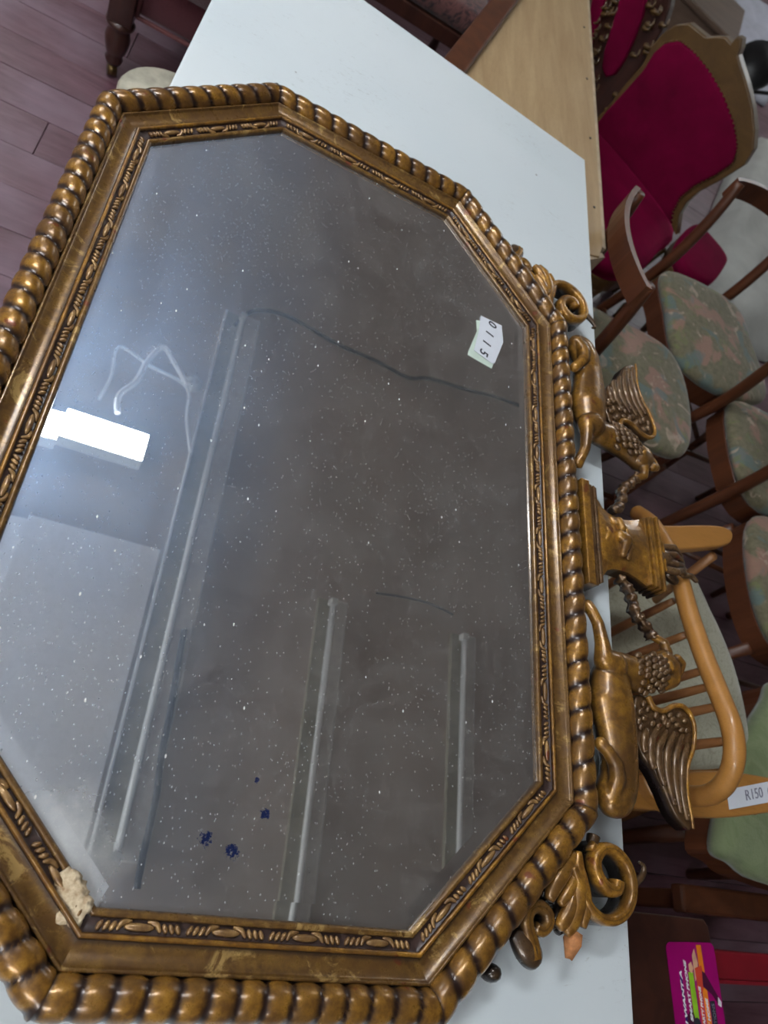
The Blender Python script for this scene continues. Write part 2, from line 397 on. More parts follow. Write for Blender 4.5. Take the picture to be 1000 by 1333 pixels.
# --- ceiling light fittings
def batten(name, x, y, L, along, lit, label, w_=.13, group=None, drop=0):
    """surface mounted fluorescent fitting, along 'x' or 'y', centre x,y"""
    t = thing(name, label, 'ceiling light', (x, y, CZ - drop), group, 0 if along == 'x' else math.pi / 2)
    if drop:
        for s in (-1, 1):
            bm = B(); tube(bm, [(s * L * .35, 0, 0), (s * L * .35, 0, drop)], .004, 8); mesh_obj('hanging_rod', bm, ENAMEL, t, True)
    if lit and not drop:
        bm = B(); box(bm, (0, 0, -.042), (L + .01, w_ + .012, .084), bev=.004); mesh_obj('housing', bm, ENAMEL, t)
        bm = B(); box(bm, (0, 0, -.0855), (L, w_, .005), bev=.001); mesh_obj('diffuser', bm, TUBE, t)
    elif lit:
        bm = B(); box(bm, (0, 0, -.015), (L, w_ * .4, .03), bev=.004); mesh_obj('housing', bm, ENAMEL, t)
        bm = B(); box(bm, (0, 0, -.060), (L, w_ * .8, .05), bev=.012); mesh_obj('diffuser', bm, TUBE, t)
    else:
        bm = B(); box(bm, (0, w_ * .20, -.010), (L, w_ * .52, .020), bev=.002); mesh_obj('housing', bm, BATTEN, t)
        if w_ > .17: bm = B(); box(bm, (0, w_ * .48, -.014), (L, .012, .028), bev=.003); mesh_obj('edge_strip', bm, TUBEOFF, t)
        bm = B(); box(bm, (0, -w_ * .26, -.022), (L, w_ * .42, .044), bev=.008); mesh_obj('gear_cover', bm, GEAR, t)
        bm = B(); tube(bm, [(-L / 2 + .03, w_ * .03, -.040), (L / 2 - .03, w_ * .03, -.040)], .013, 14); mesh_obj('tube', bm, TUBEOFF, t, True)
        for s in (-1, 1):
            bm = B(); box(bm, (s * (L / 2 - .015), w_ * .03, -.036), (.03, .032, .05), bev=.004); mesh_obj('tube_holder', bm, ENAMEL if s > 0 else BLACK, t)
    return t
batten('fluorescent_light', -.67, 1.165, 1.2, 'x', True, 'lit white fluorescent ceiling light reflected in the left of the mirror')
batten('fluorescent_light', 3.9, 4.9, 1.2, 'x', True, 'added unseen fluorescent light hanging in the far right corner of the room', drop=.3)  # this and the next two: unseen lamps added, hung to brighten the ceiling
batten('fluorescent_light', -1.0, -2.3, 1.2, 'x', True, 'added unseen fluorescent light hanging behind the camera', drop=.3)
batten('fluorescent_light', -2.0, 3.7, 1.2, 'x', True, 'added unseen fluorescent light hanging over the far left floor', drop=.3)
batten('fluorescent_light', -1.9, -.5, 1.2, 'y', True, 'added unseen fluorescent light left of the white table, brightening the ceiling board', drop=.45)  # lamp added beyond the view to light the white ceiling board
batten('unlit_tube_light', .22, .86, 2.56, 'y', False, 'unlit tube fitting nearest the lit lamp, the largest one reflected in the mirror', .19)
batten('unlit_tube_light', .91, -.45, 2.36, 'y', False, 'unlit tube fitting reflected in the middle of the mirror', .15)
batten('unlit_tube_light', 1.63, -.45, 2.36, 'y', False, 'unlit tube fitting reflected nearest the crest side of the mirror', .14)
def refl(x, y, z):
    d = ray(x, y); g = CAM + d * ((-.004 - CAM.z) / d.z); d = Vector((d.x, d.y, -d.z)); return g + d * ((z + .004) / d.z)
def cable(name, px, z, r, mat, label, cat='cable', zs=None):
    pts = [tuple(refl(*p, zs[i] if zs else z)) for i, p in enumerate(px)]
    bm = B(); tube(bm, cr(pts, 6), r, 8); o = mesh_obj(name, bm, mat, smooth=True); return tagobj(o, label, cat)
cable('ceiling_cable', [(305, 425), (318, 411), (338, 404), (375, 412), (440, 448), (490, 470), (530, 491), (560, 493), (610, 508), (640, 515), (683, 530)], CZ - .015, .011, CABLE, 'dark cable sagging across the ceiling, reflected beside the number sticker')
cable('ceiling_cable', [(240, 820), (231, 870), (222, 925), (210, 985), (203, 1040), (187, 1110), (176, 1170)], CZ - .055, .013, CABLE, 'dark strip standing in for the shadow line beside the largest unlit tube fitting, reflected in the mirror')  # dark strip added for the shadow line along the fitting, no real cable
cable('ceiling_cable', [(490, 772), (530, 778), (560, 786), (590, 800)], CZ - .010, .006, CABLE, 'short dark cable between two unlit tube fittings, reflected faintly')
cable('lamp_cord', [(128, 520), (145, 490), (155, 452), (195, 476), (243, 504), (243, 545), (248, 588)], CZ - .05, .008, CORD, 'white cord zigzagging from the lit lamp, thin strand, reflected in the mirror', 'cord')
cable('lamp_cord', [(153, 538), (155, 515), (178, 495), (192, 470), (212, 452), (226, 470), (243, 500)], 2.1, .013, CORD, 'thicker white looped cord by the lit lamp, reflected in the mirror', 'cord')
p = refl(250, 500, CZ); bm = B(); lathe(bm, [(.045, 0), (.045, -.012), (.028, -.03), (.02, -.045)], (p.x, p.y, CZ)); tagobj(mesh_obj('ceiling_rose', bm, ENAMEL, smooth=True), 'small white ceiling rose where the white cords meet, reflected in the mirror', 'ceiling rose')

# ================================================================== white table
tl, trr = H(275, 0, TABLE), H(762, 208, TABLE)
a = H(762, 208, TABLE); b = H(826, 1333, TABLE); c = H(475, 0, TABLE); l0 = H(275, 0, TABLE); l1 = H(222, 108, TABLE)
rd = (b - a).normalized(); ld = (l1 - l0).normalized(); fd = (c - a).normalized()
# far-left corner: far edge meets left edge
den = fd.x * (-ld.y) + ld.x * fd.y
tt = ((l0.x - a.x) * (-ld.y) + ld.x * (l0.y - a.y)) / den
FLc = a + fd * tt
NR = a + rd * 2.15; NL = FLc + ld * 2.10
T = thing('white_table', 'white painted table with scuffed top under the gilt mirror', 'table', (0, 0, FLOOR))
bm = B(); prism(bm, [a, NR, NL, FLc][::-1], TABLE - .028, TABLE, .003); part('table_top', bm, WHITE, T)
bm = B(); ins = [a + Vector((-.10, -.22, 0)), NR + Vector((-.06, .12, 0)), NL + Vector((.08, .12, 0)), FLc + Vector((.10, -.26, 0))]
for q, r_ in zip(ins, ins[1:] + ins[:1]):
    d = (r_ - q); ln = d.length; m_ = (q + r_) / 2; rot = Matrix.Rotation(math.atan2(d.y, d.x), 3, 'Z')
    box(bm, (m_.x, m_.y, TABLE - .068), (ln, .02, .08), rot)
part('apron', bm, WHITE, T)
for q in ins:
    bm = B(); box(bm, (q.x, q.y, (FLOOR + TABLE - .03) / 2), (.05, .05, TABLE - .03 - FLOOR), bev=.004); part('leg', bm, WHITE, T)

# ================================================================== plywood table beyond
WZ = -.10
W = thing('plywood_table', 'pale plywood-topped table with reddish side rail, beyond the white table', 'table', (.3, 1.6, FLOOR))
e0 = H(783, 285, WZ); e1 = H(765, 0, WZ); dirr = (e1 - e0).normalized(); far = e0 + dirr * 1.25; near = e0 - dirr * .14
lw0 = H(597, 70, WZ); lw1 = H(652, 0, WZ); dl = (lw1 - lw0).normalized()
lnear = lw0 - dl * .25; lfar = lw0 + dl * 1.05
bm = B(); pts = [near + dirr * .04, e0, far, lfar, lnear, near + Vector((-.05, 0, 0))]
near2 = [near + Vector((-.045, -.005, 0)), near + Vector((-.012, .006, 0)), near + dirr * .05, far, lfar, lnear]
prism(bm, near2, WZ - .018, WZ, .002); part('table_top', bm, PLY, W)
bm = B(); ed = [near + dirr * .05, far]
for q, r_ in ((near + dirr * .05, far), (near + Vector((-.045, -.005, 0)), near + dirr * .03)):
    d = r_ - q; nn = Vector((d.y, -d.x, 0)).normalized()
    slab(bm, [q + nn * .012 + Vector((0, 0, -.004)), r_ + nn * .012 + Vector((0, 0, -.004)), r_ + nn * .012 + Vector((0, 0, -.07)), q + nn * .012 + Vector((0, 0, -.07))], nn, .012)
part('apron', bm, PLYEDGE, W)
for k in range(4):
    q = near.lerp(far, .12 + k * .19); bm = B(); lathe(bm, [(.0035, 0), (.003, .0015)], (q.x - .02, q.y, WZ), seg=8); part('nail', bm, BLACK, W)
bm = B(); r0 = H(575, 78, WZ + .02); r1 = H(650, -15, WZ + .02); nn = (r1 - r0).normalized(); sd = Vector((nn.y, -nn.x, 0))
r0 = r0 - nn * .15; r1 = r1 + nn * .7
slab(bm, [r0 - sd * .0, r1 - sd * .0, r1 + sd * .055, r0 + sd * .055], Vector((0, 0, 1)), .06, .006); part('side_rail', bm, REDWOOD, W)
for q in (near + Vector((-.06, .12, 0)), far + Vector((-.05, -.06, 0)), lfar + Vector((.06, -.06, 0)), lnear + Vector((.07, .12, 0))):
    bm = B(); box(bm, (q.x, q.y, (FLOOR + WZ - .02) / 2), (.05, .05, WZ - .02 - FLOOR), bev=.004); part('leg', bm, PLY, W)

# ================================================================== the mirror
L_, W_, CL, CW = .501, .300, .155, .157
def octo(d):
    n = math.hypot(CL, CW); nx, ny = CL / n, CW / n; k = nx * W_ + ny * (L_ - CL) + d; X, Y = W_ + d, L_ + d
    y1 = (k - nx * X) / ny; x1 = (k - ny * Y) / nx
    return [Vector(p) for p in ((X, -y1), (X, y1), (x1, Y), (-x1, Y), (-X, y1), (-X, -y1), (-x1, -Y), (x1, -Y))]
MIR = thing('wall_mirror', 'octagonal gilt-wood mirror with rope-twist frame and griffin crest, lying on the white table', 'mirror', (0, 0, TABLE))
SIDE = ['crest', 'diag', 'far', 'diag', 'left', 'diag', 'near', 'diag']
def sweep(bm, k, prof, lay=None, rel=None):
    n = len(prof); rows = []
    for e in (k, (k + 1) % 8):
        rows.append([bm.verts.new((*octo(o)[e], z)) for o, z in prof])
    for i in range(n - 1):
        bm.faces.new((rows[0][i], rows[0][i + 1], rows[1][i + 1], rows[1][i]))
    if lay is not None:
        for r_ in rows:
            for i, v in enumerate(r_): v[lay] = rel[i]
def side_frame(k):
    a, b = octo(0)[k], octo(0)[(k + 1) % 8]; t = (b - a).normalized(); n = Vector((t.y, -t.x)); return a, b, t, n
RC, RZ, RR = .0578, .0065, .0155
PITCHES = (.0300, .0290, .0280, .0270, .0262, .0250, .0240, .0285); TWIST = (.55, .5, .5, .5, -.40, -.35, -.22, -.45)
for k in range(8):
    PITCH, tw = PITCHES[k], TWIST[k]
    rail = bpy.data.objects.new('frame_rail', None); link(rail, MIR)
    def fpart(name, bm, mat, smooth=True, **kw): return part(name, bm, mat, rail, smooth, **kw)
    # sight lip and carved strip bed, stepped bead, cove, fillet
    bm = B(); lay = bm.verts.layers.float.new('relief')
    lip = [(-.001, -.006), (-.0005, -.0015), (.001, .0008), (.003, .0014), (.0048, .0008), (.0058, -.0012)]
    sweep(bm, k, lip, lay, [.2, .5, .9, 1, .8, .2]); fpart('sight_edge', bm, COVE)
    bm = B(); sweep(bm, k, [(.0058, -.0012), (.0066, -.0022), (.0152, .0012), (.0160, .0018)]); fpart('carving_bed', bm, PATINA)
    bm = B(); lay = bm.verts.layers.float.new('relief')
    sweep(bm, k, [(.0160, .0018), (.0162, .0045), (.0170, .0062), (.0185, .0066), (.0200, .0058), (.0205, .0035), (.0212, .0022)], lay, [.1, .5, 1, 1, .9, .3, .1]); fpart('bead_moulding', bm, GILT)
    bm = B(); lay = bm.verts.layers.float.new('relief')
    pf = [(.0212, .0022)] + [(.0212 + .0175 * u, .0022 - .0028 * math.sin(u * math.pi * .5) * (1 - u) * 1.6 + .0040 * u ** 1.6) for u in [i / 8 for i in range(1, 9)]]
    pf += [(.0390, .0080), (.0396, .0086), (.0412, .0086), (.0420, .0078), (.0424, .0010)]
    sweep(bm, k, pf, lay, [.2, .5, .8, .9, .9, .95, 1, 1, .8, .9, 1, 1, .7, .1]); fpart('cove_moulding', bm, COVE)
    bm = B(); sweep(bm, k, [(.0424, .0010), (.046, .0), (.070, -.002), (.0715, -.006), (.0700, TABLE + .004), (.0690, TABLE + .0005), (.004, TABLE + .0005), (.004, -.006)]); fpart('back_rail', bm, BACK, False)
    # rope twist
    a, b, t, n = side_frame(k); Lk = (b - a).length; NT_ = 26
    th = [math.pi * (1.16 - 1.32 * i / (NT_ - 1)) for i in range(NT_)]     # inner side over the top to the outer side
    cs = [octo(RC + RR * math.cos(q)) for q in th]
    S = max(24, int(Lk / PITCH) * 12)
    bm = B(); lay = bm.verts.layers.float.new('relief'); grid = []
    for i in range(NT_):
        e0_, e1_ = cs[i][k], cs[i][(k + 1) % 8]; s0 = (e0_ - a).dot(t); s1 = (e1_ - a).dot(t); row = []
        for q in range(S + 1):
            s = s0 + (s1 - s0) * q / S
            wob = .10 * noise.noise(Vector((s * 22, k * 7.3, 0)))
            ph = (s / PITCH + tw * (th[i] / math.pi - .5) * 1.1 + wob) % 1.0
            g = abs(ph - .5) * 2                                    # 1 at the groove
            lob = 1 - g ** 2.6
            cut = max(0, 1 - abs(ph - .86) / .07) * .35             # second shallow cut beside each groove
            amp = 1 + .12 * noise.noise(Vector((math.floor(s / PITCH + tw * (th[i] / math.pi - .5) * 1.1 + wob) * 3.7, k * 2.1, 5)))
            r = RR * (.885 + .145 * lob * amp - .03 * cut)
            if q in (0, S): r = RR * .96
            # keep the ends on the mitre plane
            o = RC + r * math.cos(th[i]); base = a + t * s + n * o
            if q == 0: base = octo(o)[k]
            if q == S: base = octo(o)[(k + 1) % 8]
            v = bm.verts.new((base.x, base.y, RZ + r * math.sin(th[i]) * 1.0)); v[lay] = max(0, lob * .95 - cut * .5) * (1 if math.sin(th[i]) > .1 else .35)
            if q in (0, S): v[lay] = .25
            row.append(v)
        grid.append(row)
    for i in range(NT_ - 1):
        for q in range(S): bm.faces.new((grid[i][q], grid[i][q + 1], grid[i + 1][q + 1], grid[i + 1][q]))
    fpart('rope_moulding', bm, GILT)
    # leaf-and-dart carving
    bm = B(); per = .068; off = .0110; cnt = max(1, round(Lk / per)); pp = Lk / cnt; ang = math.atan2(t.y, t.x)
    def at(s, o): q = a + t * s + n * o; return (q.x, q.y, -.0005 + (o - .0066) * .42)
    for c_ in range(cnt):
        s = (c_ + .5) * pp
        ball(bm, at(s, off), 1, (.0125, .0032, .0026), ang, 2)
        for sg in (-1, 1):
            tube(bm, cr([at(s + sg * .006, off - .0040), at(s + sg * .0135, off - .0026), at(s + sg * .017, off + .0026)], 4), [.0010 + .0014 * math.sin(math.pi * i / 8) for i in range(9)], 6, .8)
            for u in range(3):
                q = s + sg * (.0205 + .0052 * u)
                if abs(q - s) > pp / 2 - .001: continue
                ball(bm, at(q, off), 1, (.0022, .0042, .0024), ang + sg * .5, 2)
    fpart('leaf_carving', bm, gilt('gilded_leaves', gold=(.46, .27, .10), dark=(.12, .07, .04)) if 'gilded_leaves' not in MATS else MATS['gilded_leaves'], kind='stuff')
# chipped gesso in the near left corner, on the sight edge
for nm, cs_, r_ in (('plaster_chip', [(88, 1148, .009), (95, 1166, .011), (103, 1180, .009), (100, 1196, .006), (84, 1193, .0055)], 1),):
    bm = B()
    for (px, py, rr) in cs_:
        q = H(px, py, .002)
        g = bmesh.ops.create_icosphere(bm, subdivisions=3, radius=rr); 
        for v in g['verts']:
            f = 1 + .45 * noise.noise(v.co * 260); v.co = Vector((v.co.x * f, v.co.y * f, v.co.z * .16 * f)) + q
    part(nm, bm, PLASTER, MIR, True, label='pale chipped plaster patch on the near left corner')
# mirror glass with a bevelled rim
bm = B(); IN = -.0155; zg = -.004
inner = [bm.verts.new((*p, zg)) for p in octo(IN)]; bm.faces.new(inner); part('mirror_glass', bm, GLASS, MIR)
bm = B(); inner = [bm.verts.new((*p, zg)) for p in octo(IN)]; mid = [bm.verts.new((*p, zg - .0013)) for p in octo(.002)]
for i in range(8): bm.faces.new((inner[i], inner[(i + 1) % 8], mid[(i + 1) % 8], mid[i]))
part('glass_bevel', bm, GLASS, MIR, label='bevelled rim of the mirror glass')
bm = B(); prism(bm, octo(.03), TABLE + .001, -.008); part('backing_board', bm, BACK, MIR)
# number stickers on the glass
def sticker(name, pts, z, mat, lab, th=.0006):
    bm = B(); prism(bm, [H(*p, z) for p in pts], z, z + th); return part(name, bm, mat, MIR, label=lab)
sticker('sticker', [(620, 417), (638, 420), (655, 440), (640, 480), (609, 462), (610, 457), (621, 431)][::-1], zg, PAPERG, 'older pale green sticker under the white one')
sk = sticker('sticker', [(626, 411), (653, 424), (655, 446), (644, 473), (640, 473), (617, 456), (623, 432)][::-1], zg + .0012, PAPER, 'white sticker with a handwritten number')
p0 = H(641, 422, zg + .0019); p1 = H(630, 458, zg + .0019); dd = p1 - p0; ang = math.atan2(dd.y, dd.x); mid_ = (p0 + p1) / 2
for i, ch in enumerate('0115'):
    q = p0.lerp(p1, i / 3 * 1.02); text('numeral', ch, .021, INK, sk, Vector((q.x, q.y, q.z)) - Vector((0, 0, TABLE)), (0, 0, ang), shear=.1, bold=.0003)

# ------------------------------------------------------------------ crest
def remesh(o, vox=.0014, sm=3):
    m = o.modifiers.new('union', 'REMESH'); m.mode = 'VOXEL'; m.voxel_size = vox; m.use_smooth_shade = True
    s = o.modifiers.new('soften', 'SMOOTH'); s.iterations = sm; s.factor = .5; return o
def P(px, py, z=.010):
    return H(px, py, z)
def mir(v, s): return Vector((v[0], v[1] * s, v[2]))
def chain(lst, s):
    out = []
    for (px, py, r, z) in lst:
        q = P(px, py); q = mir(q, s); out.append((q.x, q.y, z, r))
    return out
for s in (1, -1):            # 1: as photographed near the lower corner, -1: its mirror image
    G = bpy.data.objects.new('griffin', None); link(G, MIR, label='carved griffin of the crest ' + ('nearer the camera' if s == 1 else 'farther from the camera'))
    def gp(name, bm, mat, rm=True, vox=.0014, sm=3, **kw):
        o = part(name, bm, mat, G, True, **kw)
        if rm: remesh(o, vox, sm)
        return o
    bm = B()
    caps(bm, chain([(802, 868, .021, .000), (801, 888, .029, .000), (802, 912, .0325, .000), (809, 950, .0290, .000), (814, 990, .0255, .000), (813, 1018, .0265, .000), (808, 1034, .0265, .000)], s), .78)
    caps(bm, chain([(815, 1030, .022, .000), (803, 1042, .019, .002), (797, 1036, .013, .006)], s), .8)
    caps(bm, chain([(797, 1040, .010, .008), (799, 1015, .0098, .016), (797, 996, .0088, .016), (788, 978, .0078, .014), (782, 968, .0085, .010)], s))
    caps(bm, chain([(797, 866, .0200, .008), (785, 860, .0135, .012), (782, 838, .0098, .013), (778, 812, .0082, .011), (772, 795, .0080, .008), (769, 787, .0090, .004)], s))
    caps(bm, chain([(812, 868, .022, .002), (832, 876, .0245, .000), (850, 872, .0215, .002), (866, 862, .0175, .004)], s), .8)
    caps(bm, chain([(866, 862, .0175, .005), (876, 868, .0145, .005), (880, 882, .0125, .003), (870, 888, .0115, .000)], s))
    caps(bm, chain([(868, 850, .0085, .010), (866, 836, .0065, .008), (856, 828, .006, .004)], s))
    caps(bm, chain([(880, 858, .007, .012), (888, 864, .006, .010), (886, 876, .0055, .008)], s))
    caps(bm, chain([(864, 866, .0055, .019), (868, 872, .0045, .018)], s))     # brow
    for tpx in ((767, 783), (770, 781), (773, 783)):
        caps(bm, chain([(tpx[0], tpx[1] + 5, .0035, .006), (tpx[0], tpx[1], .003, .003)], s))
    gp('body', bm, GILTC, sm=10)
    # feathered neck
    bm = B(); random.seed(3)
    for i in range(7):
        for j in range(7):
            px = 822 + i * 7.6 - j * .6 + random.uniform(-1, 1); py = 850 + j * 8.0 + (i % 2) * 4 + random.uniform(-1, 1)
            if px > 872 or py > 902 - max(0, 838 - px) * .4 or py < 852 + (12 if px > 860 else 0) or (px < 828 and py > 880): continue
            q = mir(P(px, py), s); d = math.hypot((px - 846) / 26, (py - 873) / 26)
            ball(bm, (q.x, q.y, .0235 - .0125 * d * d), .0052, (1.3, .85, .8), s * .6, 2)
    gp('neck_feathers', bm, GILTW, False, kind='stuff')
    # wing plate
    out = [(834, 905), (845, 905), (852, 918), (866, 924), (880, 917), (893, 919), (903, 932), (908, 950), (906, 975), (900, 993), (898, 1012), (899, 1035), (903, 1060), (906, 1080), (893, 1070), (882, 1054), (870, 1026), (858, 1003), (844, 985), (834, 960), (830, 930)]
    pts = [mir(P(*q), s) for q in out]; pts = [Vector(q) for q in cr([tuple(q) for q in pts], 4, True)]
    if s < 0: pts = pts[::-1]
    bm = B(); prism(bm, pts, -.018, .004, .003); gp('wing', bm, GILTW, False)
    # leading rim of the wing
    rim = [(846, 906), (853, 920), (866, 925), (880, 918), (893, 920), (903, 933), (907, 950), (905, 975), (899, 993), (897, 1012), (898, 1035), (903, 1062), (905, 1079)]
    bm = B(); rp = cr([(*mir(P(*q), s)[:2], .007) for q in rim], 5); tube(bm, rp, [.0042 * (1 - .55 * i / len(rp)) for i in range(len(rp))], 10); gp('wing_rim', bm, GILTC, False)
    # long feathers
    for f in ([(846, 948), (842, 962), (843, 980)], [(860, 946), (851, 965), (852, 990), (856, 1001)], [(872, 950), (861, 975), (862, 1000), (869, 1022)], [(882, 952), (872, 980), (873, 1010), (882, 1048)],
              [(892, 956), (883, 985), (883, 1015), (890, 1058)], [(899, 968), (892, 995), (892, 1030), (899, 1068)]):
        fp = cr([(*mir(P(*q), s)[:2], .006) for q in f], 8); n_ = len(fp)
        bm = B(); tube(bm, fp, [.0015 + .0046 * math.sin(math.pi * min(1, (i + 1) / n_ * .93)) ** .6 for i in range(n_)], 10, .8)
        for i in range(2, n_ - 1, 2):
            q = fp[i]; ball(bm, (q[0], q[1], .0095), .0016, (1.6, .8, .7), s * .5, 1)
        gp('feather', bm, GILTW, False)
    bm = B(); random.seed(5)
    for (px, py) in [(846, 922), (856, 930), (866, 934), (876, 930), (886, 930), (894, 938), (842, 934), (852, 941), (862, 944), (873, 942), (884, 943), (897, 950), (890, 950), (838, 945), (879, 936), (840, 915), (869, 939), (836, 925), (835, 938)]:
        q = mir(P(px + random.uniform(-1, 1), py), s); ball(bm, (q.x, q.y, .0065), .0048, (1.2, .8, .75), random.uniform(-.5, .5) + s * .7, 2)
    gp('covert_feathers', bm, GILTW, False, kind='stuff')
    # garland from beak to urn
    bm = B(); gl = [(812, 750), (822, 762), (829, 778), (833, 796), (843, 808), (853, 822), (856, 830)]
    fp = cr([(*mir(P(*q), s)[:2], .0) for q in gl], 4)
    tube(bm, fp, [.0065 + .0022 * math.sin(i * 1.9) for i in range(len(fp))], 8, 1.5); random.seed(9)
    for i, q in enumerate(fp):
        ball(bm, (q[0] + random.uniform(-.004, .004), q[1] + random.uniform(-.004, .004), .006), .0048, (1.3, .7, .7), random.uniform(-1, 1), 2)
    gp('garland', bm, GILTW, True, .0016, 1)
    # scroll work beyond each griffin
    S_ = bpy.data.objects.new('scrollwork', None); link(S_, MIR, label='acanthus scroll of the crest ' + ('nearer the camera' if s == 1 else 'farther from the camera'))
    def sp(name, bm, mat=GILTC, **kw): return part(name, bm, mat, S_, True, **kw)
    def strip(pxs, w0, w1, z=.0, th=.026, up=0):
        """rounded band of carved wood following a curve: deep sides, rounded face"""
        c_ = cr([(*mir(P(*q, z + .01), s)[:2], z) for q in pxs], 7); n_ = len(c_); bm = B(); rings = []
        for i, q in enumerate(c_):
            a_ = Vector(c_[max(i - 1, 0)]); b_ = Vector(c_[min(i + 1, n_ - 1)]); tt_ = (b_ - a_).normalized(); sd_ = Vector((tt_.y, -tt_.x, 0))
            w_ = w0 + (w1 - w0) * i / n_; q = Vector(q)
            pr_ = [(-1, -th), (-1, .002), (-.8, .006), (-.35, .0085), (0, .0075), (.35, .0085), (.8, .006), (1, .002), (1, -th)]
            rings.append([bm.verts.new(q + sd_ * w_ * u + Vector((0, 0, h))) for u, h in pr_])
        for r0_, r1_ in zip(rings, rings[1:]):
            for k_ in range(9): bm.faces.new((r0_[k_], r0_[(k_ + 1) % 9], r1_[(k_ + 1) % 9], r1_[k_]))
        bm.faces.new(rings[0]); bm.faces.new(rings[-1][::-1]); return bm
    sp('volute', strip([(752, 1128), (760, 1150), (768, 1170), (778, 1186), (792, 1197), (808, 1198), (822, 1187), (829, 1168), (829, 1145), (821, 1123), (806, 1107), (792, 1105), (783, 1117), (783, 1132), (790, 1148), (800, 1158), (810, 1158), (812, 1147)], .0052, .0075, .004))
    sp('stem', strip([(775, 1100), (782, 1108), (778, 1122), (788, 1150), (800, 1160)], .006, .006, .000))
    for lf, w_ in (([(757, 1108), (757, 1135), (758, 1165), (752, 1198), (742, 1216)], .0085), ([(755, 1130), (750, 1150), (742, 1165), (734, 1178)], .006), ([(758, 1120), (764, 1150), (768, 1180), (764, 1208)], .0060), ([(754, 1150), (748, 1180), (738, 1200), (732, 1208)], .0070), ([(752, 1110), (740, 1130), (728, 1150), (720, 1172)], .0085)):
        c_ = cr([(*mir(P(*q), s)[:2], .004) for q in lf], 5); n_ = len(c_); bm = B()
        tube(bm, c_, [.0015 + w_ * math.sin(math.pi * (.12 + .80 * i / n_)) for i in range(n_)], 10, .9); 
        tube(bm, [(q[0], q[1], -.010) for q in c_], [.001 + w_ * .95 * math.sin(math.pi * (.12 + .80 * i / n_)) for i in range(n_)], 8, 1.2); sp('acanthus_leaf', bm)
    if s == 1:
        q0, q1 = P(749, 1212, .0), P(740, 1248, -.004); bm = B()
        tube(bm, [q0, q0.lerp(q1, .4), q1], [.009, .0115, .004], 6, .9)
        for v in bm.verts: v.co += Vector(noise.noise_vector(v.co * 300)) * .0025
        sp('broken_tip', bm, RAW, label='raw orange wood where the leaf tip broke off')
    else:
        q0, q1 = mir(P(748, 1210, .0), -1), mir(P(744, 1224, .0), -1); bm = B(); tube(bm, [q0, q0.lerp(q1, .6), q1], [.008, .006, .002], 8); sp('acanthus_leaf', bm)
    sp('small_volute', strip([(703, 1250), (700, 1232), (694, 1212), (692, 1195), (697, 1183), (708, 1180), (718, 1188), (720, 1202), (712, 1212), (703, 1209)], .0085, .0065, -.004, .018))
    bm = B(); c_ = cr([(*mir(P(*q, 0), s)[:2], -.006) for q in [(672, 1214), (684, 1228), (696, 1244), (704, 1256)]], 5); tube(bm, c_, [.006 + .009 * math.sin(math.pi * i / len(c_)) for i in range(len(c_))], 10, .7); sp('acanthus_leaf', bm, GILTW)
    bm = B(); q = mir(P(648, 1268, 0), s); ball(bm, (q.x, q.y, -.012), .011, (1, .8, 1.1)); sp('leaf_bud', bm, GILTW)
    bm = B(); c_ = cr([(*mir(P(*q, 0), s)[:2], -.004) for q in [(776, 1088), (774, 1102), (779, 1118), (774, 1132)]], 5); tube(bm, c_, [.008 - .0003 * i for i in range(len(c_))], 10, 1.0); sp('acanthus_leaf', bm, GILTW)
    bm = B(); c_ = cr([(*mir(P(*q, 0), s)[:2], .0) for q in [(826, 1150), (836, 1140), (838, 1128), (832, 1122)]], 5); tube(bm, c_, [.005 - .00022 * i for i in range(len(c_))], 8, 1.0); sp('curled_tendril', bm, GILTW)
# urn pedestal in the middle of the crest
U = bpy.data.objects.new('urn', None); link(U, MIR, label='carved urn pedestal in the middle of the crest')
def up_(name, bm, mat=GILTC, rm=False, **kw):
    o = part(name, bm, mat, U, rm, **kw)
    if rm: remesh(o, .0015, 2)
    return o
bm = B(); prism(bm, [(.384, -.083), (.398, -.083), (.398, .083), (.384, .083)], -.022, .012, .002); up_('base_block', bm)
bm = B(); prism(bm, [(.398, -.081), (.406, -.080), (.406, .080), (.398, .081)], -.022, .008, .0015); prism(bm, [(.4065, -.078), (.412, -.075), (.412, .075), (.4065, .078)], -.020, .011, .0015); up_('base_moulding', bm, GILTW)
prof = [(.412, .074), (.418, .062), (.426, .051), (.436, .045), (.450, .043), (.466, .043), (.480, .046), (.492, .051), (.500, .054)]
bm = B(); n_ = 9; rings = []
for x_, hw in prof:
    rings.append([bm.verts.new((x_, hw * u, -.020)) for u in (-1,)] + [bm.verts.new((x_, hw * u, .004 + .010 * (1 - u * u))) for u in [-1 + 2 * i / 10 for i in range(11)]] + [bm.verts.new((x_, hw, -.020))])
for r0_, r1_ in zip(rings, rings[1:]):
    m_ = len(r0_)
    for k_ in range(m_): bm.faces.new((r0_[k_], r0_[(k_ + 1) % m_], r1_[(k_ + 1) % m_], r1_[k_]))
bm.faces.new(rings[0]); bm.faces.new(rings[-1][::-1]); up_('vase_body', bm, GILTC)
for x_, hw, zt in ((.500, .055, .013), (.5065, .057, .016), (.5135, .059, .015), (.5205, .061, .018)):
    bm = B(); box(bm, (x_ + .003, 0, (zt - .02) / 2), (.0047, hw * 2, zt + .02), bev=.0016); up_('rim_moulding', bm, GILTC)
for x_, zt in ((.529, .012), (.5345, .014)):
    bm = B(); box(bm, (x_, 0, (zt - .018) / 2), (.0045, .048, zt + .018), bev=.0015); up_('collar', bm, GILTC)
bm = B()
caps(bm, [(.541, 0, -.002, .020), (.556, -.004, -.002, .018), (.570, -.004, -.002, .012)], .9)
